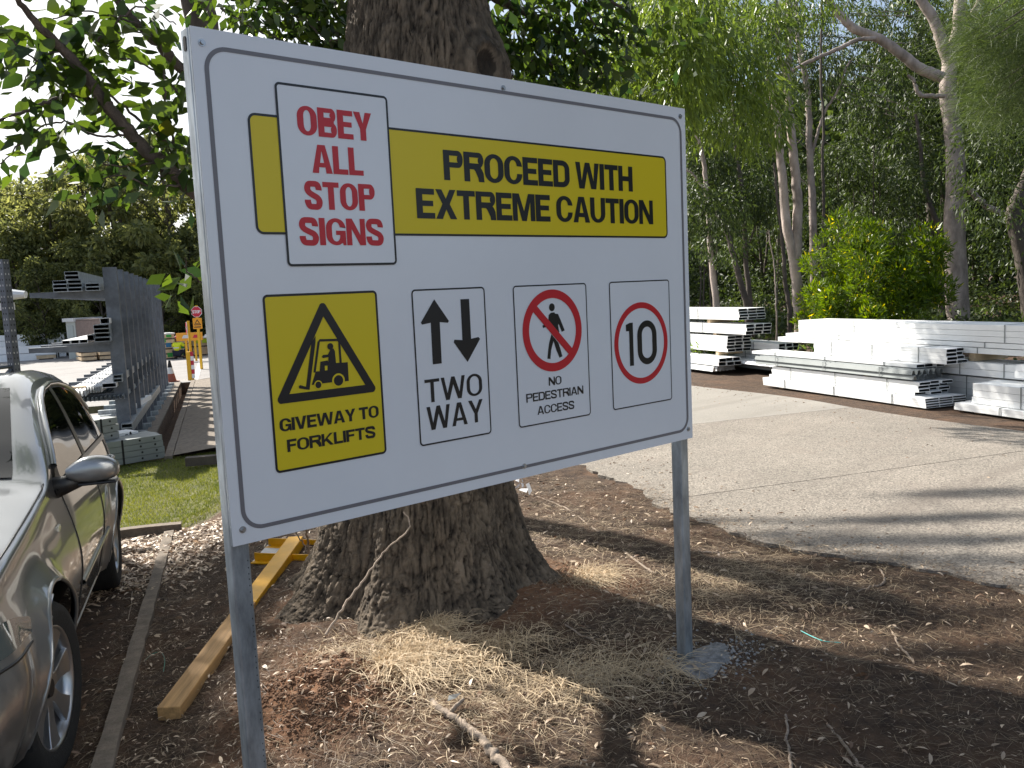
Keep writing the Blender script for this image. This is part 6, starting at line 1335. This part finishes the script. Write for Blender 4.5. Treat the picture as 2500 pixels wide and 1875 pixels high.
# shed
def shed():
    a_, b_ = onz(*z1_(485, 792), RZ), onz(*z1_(860, 792), RZ); d_ = (b_-a_); L_ = 5.2; rz = math.atan2(d_.y, d_.x); r = empty('shed', a_, 'small flat roofed shed with a pale end door and brown boarded side across the yard', 'shed', rz=rz); H = 3.7*.55+1.9
    H = (790-530)/2.861/2090*((a_-CAM).dot(FWD)); wgrey = mat('shed_cream', (.50, .52, .48), .7); brown = mat('brown_boards', (.27, .20, .17), .8, var=.15)
    mb = MB(); mb.box(0, .62, 0, 1.1, 0, H); mb.build('end_wall', wgrey, r); mb = MB(); mb.box(.14, .50, -.03, -.005, .05, H*.9); d = mb.build('door', mat('shed_door', (.42, .45, .42), .6), r); mb = MB(); mb.box(.44, .46, -.06, -.035, H*.42, H*.5); mb.build('handle', M['dark'], d)
    for k in range(17):
        mb = MB(); mb.box(.625+k*.1, .715+k*.1, .02, .04, 0, H*1.02); mb.build('board', brown, r)
    mb = MB(); mb.box(.625, 2.32, .041, 1.1, 0, H*.98); mb.build('side_wall', brown, r)
    mb = MB(); mb.box(-.08, .68, -.1, 1.2, H+.001, H+.14); mb.build('roof', M['offwhite'], r); mb = MB(); mb.box(.69, 2.35, 0, 1.2, H*1.02+.01, H*1.02+.05); mb.build('side_roof', brown, r)
shed()
# timber packs
def pack(x0, y_bot, x1, y_top, rows, cols, label, dep=1.2, lidmat=None, stickers=True, z0=RZ):
    a_, b_ = onz(x0, y_bot, z0), onz(x1, y_bot+0.0, z0); dp = (a_-CAM).dot(FWD); dp2 = dp
    b_ = at(x1, y_bot, dp*1.01); b_.z = a_.z; d_ = b_-a_; L_ = d_.length; H = (y_bot-y_top)/2090*dp; rz = math.atan2(d_.y, d_.x)
    r = empty('timber_pack', a_, label, 'timber pack', 'timber packs in the yard', rz); hh = H/rows; cw = L_/cols
    for i in range(rows):
        for j in range(cols):
            mb = MB(); mb.box(j*cw+.01, (j+1)*cw-.01, random.uniform(0, .03), dep, i*hh+.05, (i+1)*hh-.004); c = mb.build('timber_bundle', M['timberp'], r)
            if stickers and random.random() < .8:
                mb = MB(); xx = j*cw+cw*random.uniform(.3, .7); mb.box(xx-.09, xx+.09, -.012, -.006, i*hh+hh*.45, i*hh+hh*.45+.16); mb.build('tag', random.choice((mat('blue_tag', (.02, .16, .35), .6), mat('lime_tag', (.45, .6, .02), .6), mat('green_tag', (.04, .35, .06), .6))), c)
        mb = MB(); mb.box(.1, L_-.1, .03, dep-.05, i*hh, i*hh+.05); mb.build('bearer', M['darkbark'], r)
    mb = MB(); mb.box(-.02, L_+.02, -.02, dep, H, H+.05); mb.build('cover', M['offwhite'], r)
    return r
z38 = lambda X, Y: (380+X/6.9125, 720+Y/6.9125)
pack(*z38(60, 1100), *z38(355, 680), 5, 1, 'tallest timber pack left of the crouching worker'); pack(*z38(400, 1060), *z38(610, 735), 3, 1, 'timber pack behind the worker and the yellow post'); pack(*z38(640, 1035), *z38(905, 740), 2, 2, 'wide timber pack right of the yellow post'); pack(*z38(905, 1030), 640, z38(0, 745)[1], 2, 2, 'timber pack mostly hidden by the left sign post')
pack(*z1_(570, 812), *z1_(682, 722), 3, 1, 'light timber pack seen under the rack arms, left of two', stickers=False); pack(*z1_(700, 803), *z1_(812, 715), 3, 1, 'light timber pack seen under the rack arms, right of two', stickers=False)
pack(*z1_(255, 800), *z1_(395, 768), 1, 1, 'low brown timber pack wrapped in plastic by the far white beams', stickers=False)
# stop signs, post with sleeve, cone, barrier beam
redm = mat('stop_red', (.55, .02, .05), .45); orange = mat('orange_board', (.85, .36, .02), .5); ypole = mat('yellow_pole', (.80, .45, .02), .5)
def place(o, p): o.location = p
def face_cam_rz(yaw=0.0): return math.atan2(RIGHT.y, RIGHT.x)+yaw
def stop_sign(p_bot, D, px_sign, r_px, yaw, label, lower=True, top_px=None):
    b = at(*p_bot, D); b = Vector((b.x, b.y, RZ)); r = empty('stop_sign', b, label, 'stop sign', rz=face_cam_rz(yaw)); c = at(*px_sign, D); zc = c.z-RZ; R_ = r_px/2090*D
    Lc = Matrix.Rotation(-face_cam_rz(yaw), 4, 'Z') @ (Vector((c.x, c.y, 0))-Vector((b.x, b.y, 0))); ox = Lc.x
    topz = zc+R_*1.1
    mb = MB(); mb.box(-.035, .035, .012, .07, 0, topz); mb.build('pole', ypole, r)
    oc = lambda rr: [(ox+rr*math.cos(math.radians(22.5+45*k)), zc+rr*math.sin(math.radians(22.5+45*k))) for k in range(8)]
    mb = MB(); mb.prism(oc(R_), -.008, .006); mb.build('plate', M['white'], r); mb = MB(); mb.prism(oc(R_*.93), -.014, -.010); mb.build('red_face', redm, r)
    cu = text('STOP', ox-R_*.72, ox+R_*.72, zc-R_*.27, zc+R_*.27, M['white'], 0, .2, mtx=1, parent=r); cu.location = (0, -.017, 0)
    if lower:
        zl = zc-R_*2.05; mb = MB(); mb.box(ox-R_*.8, ox+R_*.8, -.008, .006, zl-R_*.95, zl+R_*.95); q_ = mb.build('warning_plate', orange, r)
        t = [(ox, zl+R_*.75), (ox-R_*.62, zl-R_*.3), (ox+R_*.62, zl-R_*.3)]; ti = [(ox, zl+R_*.52), (ox-R_*.45, zl-R_*.2), (ox+R_*.45, zl-R_*.2)]
        V = [(x, -.012, z) for x, z in t+ti]; me = bpy.data.meshes.new('triangle'); me.from_pydata(V, [], [(i, (i+1) % 3, (i+1) % 3+3, i+3) for i in range(3)]); me.materials.append(M['black']); add('triangle', me, q_)
        mb = MB(); mb.box(ox-R_*.25, ox+R_*.22, -.0125, -.0115, zl-R_*.12, zl+.0); mb.box(ox-R_*.6, ox+R_*.6, -.0125, -.0115, zl-R_*.72, zl-R_*.55); mb.build('symbol', M['black'], q_)
    return r
stop_sign(z38(742, 930), 26.0, z38(715, 283), 13.8, .0, 'facing red octagonal stop sign above an orange warning plate beside the board')
ss = stop_sign(z38(606, 1440), 22.4, z38(573, 562), 16.5, -1.15, 'stop sign turned sideways on the near yellow post', False)
p = onz(*z38(615, 1440), RZ); r = empty('yellow_guard_post', (p.x-.02, p.y-.05, RZ), 'short thick yellow guard post with red and white sleeve', 'guard post', rz=face_cam_rz()); mb = MB(); mb.box(-.085, .02, -.05, .05, 0, .75); mb.build('post', ypole, r)
for k in range(6): mb = MB(); mb.box(.022, .085, -.04, .02, .06+k*.115, .06+(k+1)*.115-.002); mb.build('band', (redm, M['white'])[k % 2 == 0], r)
p = onz(*z38(262, 1470), RZ); cone = empty('traffic_cone', (p.x, p.y, RZ), 'traffic cone with a white collar at the end of the rack', 'cone'); cm = mat('cone_brown', (.28, .08, .05), .7)
mb = MB(); mb.box(-.17, .17, -.17, .17, 0, .03); mb.build('base', cm, cone)
for z0, z1, r0, r1, mt in ((.03, .22, .135, .095, cm), (.22, .38, .095, .06, M['offwhite']), (.38, .56, .06, .025, M['dark'])): mb = MB(); mb.cyl((0, 0, z0), (0, 0, z1), r0, r1, n=14); mb.build('collar' if mt != cm else 'body', mt, cone, smooth=False)
a_ = at(*z38(345, 715), 30); b_ = at(*z38(785, 695), 30); b_.z = a_.z+.03; d_ = b_-a_; r = empty('barrier_beam', (a_.x, a_.y, a_.z), 'orange striped barrier board behind the timber packs', 'barrier', rz=math.atan2(d_.y, d_.x)); mb = MB(); mb.box(0, d_.length, 0, .05, -.14, .14); mb.build('board', orange, r)
for k in range(5): mb = MB(); xx = .2+k*.38; mb.raw([(xx, -.004, -.05), (xx+.22, -.004, -.05), (xx+.28, -.004, .06), (xx+.06, -.004, .06)], [(0, 1, 2, 3)]); mb.build('stripe', redm if k % 2 else M['offwhite'], r)
for xx in (.3, d_.length-.3): mb = MB(); mb.box(xx-.03, xx+.03, .051, .1, -a_.z+RZ, .1); mb.build('leg', ypole, r)
# worker crouching with his back to the camera
def worker():
    c = onz(*z38(372, 1085), RZ); g_ = Vector((c.x, c.y, RZ)); r = empty('person', g_, 'crouching worker seen from behind in a yellow high visibility shirt and red and white helmet', 'person', rz=face_cam_rz()); r.scale = (.68, .68, .68)
    sk = mat('skin', (.35, .2, .14), .6); hv = mat('hi_vis_yellow', (.72, .80, .02), .7); nv_ = mat('navy_trousers', (.015, .02, .035), .85)
    def skin(name, V, E, R, mt, root=0):
        me = bpy.data.meshes.new(name); me.from_pydata(V, E, []); o = add(name, me, r); me.materials.append(mt); md = o.modifiers.new('k', 'SKIN'); 
        for i, q in enumerate(R): me.skin_vertices[0].data[i].radius = (q, q); me.skin_vertices[0].data[i].use_root = (i == root)
        o.modifiers.new('s', 'SUBSURF').levels = 2; o.modifiers['s'].render_levels = 2
        for p in me.polygons: p.use_smooth = True
        return o
    # body: pelvis low, back leaning forward (away), knees out and forward
    skin('body', [(0, .05, .36), (0, .10, .58), (0, .20, .84), (0, .24, .95), (0, .27, 1.05), (.17, .20, .82), (.33, .32, .66), (.26, .52, .60), (.21, .62, .58), (-.17, .20, .82), (-.33, .32, .66), (-.26, .52, .58), (-.21, .62, .55), (.14, .08, .33), (.30, .46, .50), (.25, .33, .10), (.25, .46, .05), (-.14, .08, .33), (-.30, .46, .45), (-.25, .30, .10), (-.25, .44, .05)],
         [(0, 1), (1, 2), (2, 3), (3, 4), (2, 5), (5, 6), (6, 7), (7, 8), (2, 9), (9, 10), (10, 11), (11, 12), (0, 13), (13, 14), (14, 15), (15, 16), (0, 17), (17, 18), (18, 19), (19, 20)], [.15, .15, .16, .06, .07, .08, .055, .04, .045, .08, .055, .04, .045, .10, .07, .05, .05, .10, .07, .05, .05], sk)
    skin('shirt', [(0, .06, .42), (0, .09, .60), (0, .18, .84), (.18, .19, .83), (.32, .30, .69), (-.18, .19, .83), (-.32, .30, .69)], [(0, 1), (1, 2), (2, 3), (3, 4), (2, 5), (5, 6)], [.185, .195, .19, .11, .08, .11, .08], hv)
    skin('trousers', [(0, .05, .34), (.14, .08, .32), (.31, .46, .50), (.26, .33, .12), (-.14, .08, .32), (-.31, .46, .45), (-.26, .30, .12)], [(0, 1), (1, 2), (2, 3), (0, 4), (4, 5), (5, 6)], [.18, .13, .095, .075, .13, .095, .075], nv_)
    mb = MB(); 
    hb = bmesh.new(); bmesh.ops.create_uvsphere(hb, u_segments=16, v_segments=10, radius=.105); me = bpy.data.meshes.new('head'); hb.to_mesh(me); hb.free(); me.materials.append(sk); h_ = add('head', me, r); h_.location = (-.02, .28, 1.12); h_.scale = (.9, 1, 1.15)
    hb = bmesh.new(); bmesh.ops.create_uvsphere(hb, u_segments=16, v_segments=10, radius=.14); bmesh.ops.bisect_plane(hb, geom=hb.verts[:]+hb.edges[:]+hb.faces[:], plane_co=(0, 0, -.01), plane_no=(0, 0, 1), clear_inner=True); me = bpy.data.meshes.new('helmet'); hb.to_mesh(me); hb.free(); me.materials.append(mat('helmet_red', (.70, .05, .06), .35)); h_ = add('helmet', me, r); h_.location = (-.02, .28, 1.16)
    mb = MB(); mb.box(-.17, .17, -.118, -.105, .60, .66); mb.build('reflective_band', mat('reflective_silver', (.6, .62, .58), .4), r)
    for sg in (1, -1): mb = MB(); mb.box(sg*.25-.05, sg*.25+.05, .22, .50, 0, .09); mb.build('boot', M['dark'], r, bevel=.02, merge=True)
worker()
# drain kerbs, sloped concrete on the bank, wet bottom
strip_along('drain_kerb', 9.15, 20.85, DR0-.16, DR0-.004, lambda s_: RZ+.03, .34, M['concrete'], 'concrete kerb on the rack side of the open drain', 'kerb', 40)
strip_along('drain_kerb', 9.15, 20.85, DR1+.004, DR1+.10, lambda s_: RZ+.05, .36, M['concrete'], 'concrete kerb on the bank side of the open drain', 'kerb', 40)
mb = MB(); V = []
for i in range(41):
    s_ = 9.15+11.7*i/40
    for q, z in ((DR1+.11, RZ+.055), (DR1+.9, RZ+.13), (1.4, RZ+.30)):
        x, y = W2(s_, q); V.append((x, y, max(z, hz(x, y)+.012)+random.uniform(-.008, .008)))
mb.raw(V, [(i*3+k, i*3+k+1, i*3+k+4, i*3+k+3) for i in range(40) for k in range(2)]); tag(mb.build('bank_slab', M['concrete']), 'sloping cracked concrete slab on the bank beside the drain', 'slab')

# ---- trees standing out of view whose shade falls into the picture
def shaded(name_pts, H, r_, n, base, label, needle, h0=4.6, stretch=1.0, L_=.11):
    C = []
    for t in name_pts:
        if needle: t = (t[0]+random.uniform(-30, 30), t[1]+random.uniform(-20, 20))
        g_ = onz(t[0], t[1], t[2] if len(t) > 2 else 0) if t[0] > 20 or t[1] > 20 else Vector((t[0], t[1], -.1))
        for k in range(4 if stretch > 1 else 1):
            o_ = Vector((RIGHT.x, RIGHT.y, 0))*random.uniform(-.32, .32) if stretch > 1 else Vector((0, 0, 0)); C.append(caster(g_.x+o_.x, g_.y+o_.y, H+random.uniform(-.5, .5)*(.55 if stretch > 1 else 1)))
    if not needle: C += [(random.uniform(-3.2, -.8), random.uniform(4.4, 6.8), random.uniform(6, 7)) for _ in range(9)]  # added unseen foliage overhead, placed to darken the windscreen's reflection
    b = Vector(base); t = Vector((b.x, b.y, h0)); C = np.array(C)
    if needle: t = at(470, -160, 8.4)
    paths = [([b, at(560, 560, 8.4), at(497, 110, 8.4), t] if needle else [b, b*.5+t*.5+Vector((.08, 0, 0)), t], .2, .15)]+[([t, (t+Vector(c))*.5+Vector((0, 0, .3)), Vector(c)], .03 if not needle else .012, .004) for c in C[::9 if not needle else 23]]
    root = tree_obj(b, label, None, paths, None, None, DK, 8, 'tree'); bb = np.array(b); idx = RNG.integers(0, len(C), n); sc = np.array([r_*stretch, r_*stretch, r_]) if 0 else r_
    off = RNG.normal(size=(n, 3))*r_*.5
    if needle:
        al = RNG.normal(size=(n, 1))*r_*1.3; off = off*.35+al*np.array([RIGHT.x, RIGHT.y, 0]); Dv = RNG.normal(size=(n, 3))*.25+np.array([RIGHT.x, RIGHT.y, -.1])*np.sign(RNG.normal(size=(n, 1)))
        V, F = leaf_np(C[idx]+off-bb, Dv, .17, .006, .1); m_ = M['needle']
    else:
        V, F = leaf_np(C[idx]+off-bb, RNG.normal(size=(n, 3)), L_*(.7+.6*RNG.random(n)), L_*.5, .1); m_ = M['leaf_main']
    add('crown', np_mesh('crown', V, F, m_, False, tint=RNG.random(n)*.9), root)
shaded([(-.9, 3.1), (-.2, 3.2), (.4, 3.1), (.95, 2.95), (-.6, 2.4), (.05, 2.4), (.6, 2.3), (1.1, 2.4), (-.4, 1.7), (.05, 1.7), (-.15, 1.1), (-.9, 1.8), (-.7, 1.0), (-.2, .6), (1.3, 2.9), (.55, 2.0), (-.1, 3.45), (.5, 3.4), (1.0, 3.3), (-1.2, 2.5)], 6.0, 0.55, 22000, (-3.2, 11.5, -.3), 'broad leaved tree standing out of view left of the car bay', False)
shaded([(2380, 1210), (2480, 1205), (2150, 1272), (2330, 1266), (2480, 1270), (1720, 1292), (1850, 1310), (2000, 1330), (2150, 1345), (2300, 1340), (2450, 1345), (1960, 1385), (2120, 1395), (2300, 1392), (2460, 1400), (2300, 1445), (2480, 1455), (1760, 1485), (1900, 1492), (2050, 1486), (2250, 1500), (2430, 1520), (2350, 1600), (2480, 1610), (2450, 1700), (2300, 1800), (2450, 1850), (2150, 1810)], 7.0, 0.20, 15000, tuple(ground_pt(625, 1130, 8.4)), 'she oak with a dark straight trunk rising behind the upper left corner of the board', True, 5.6, 2.0)
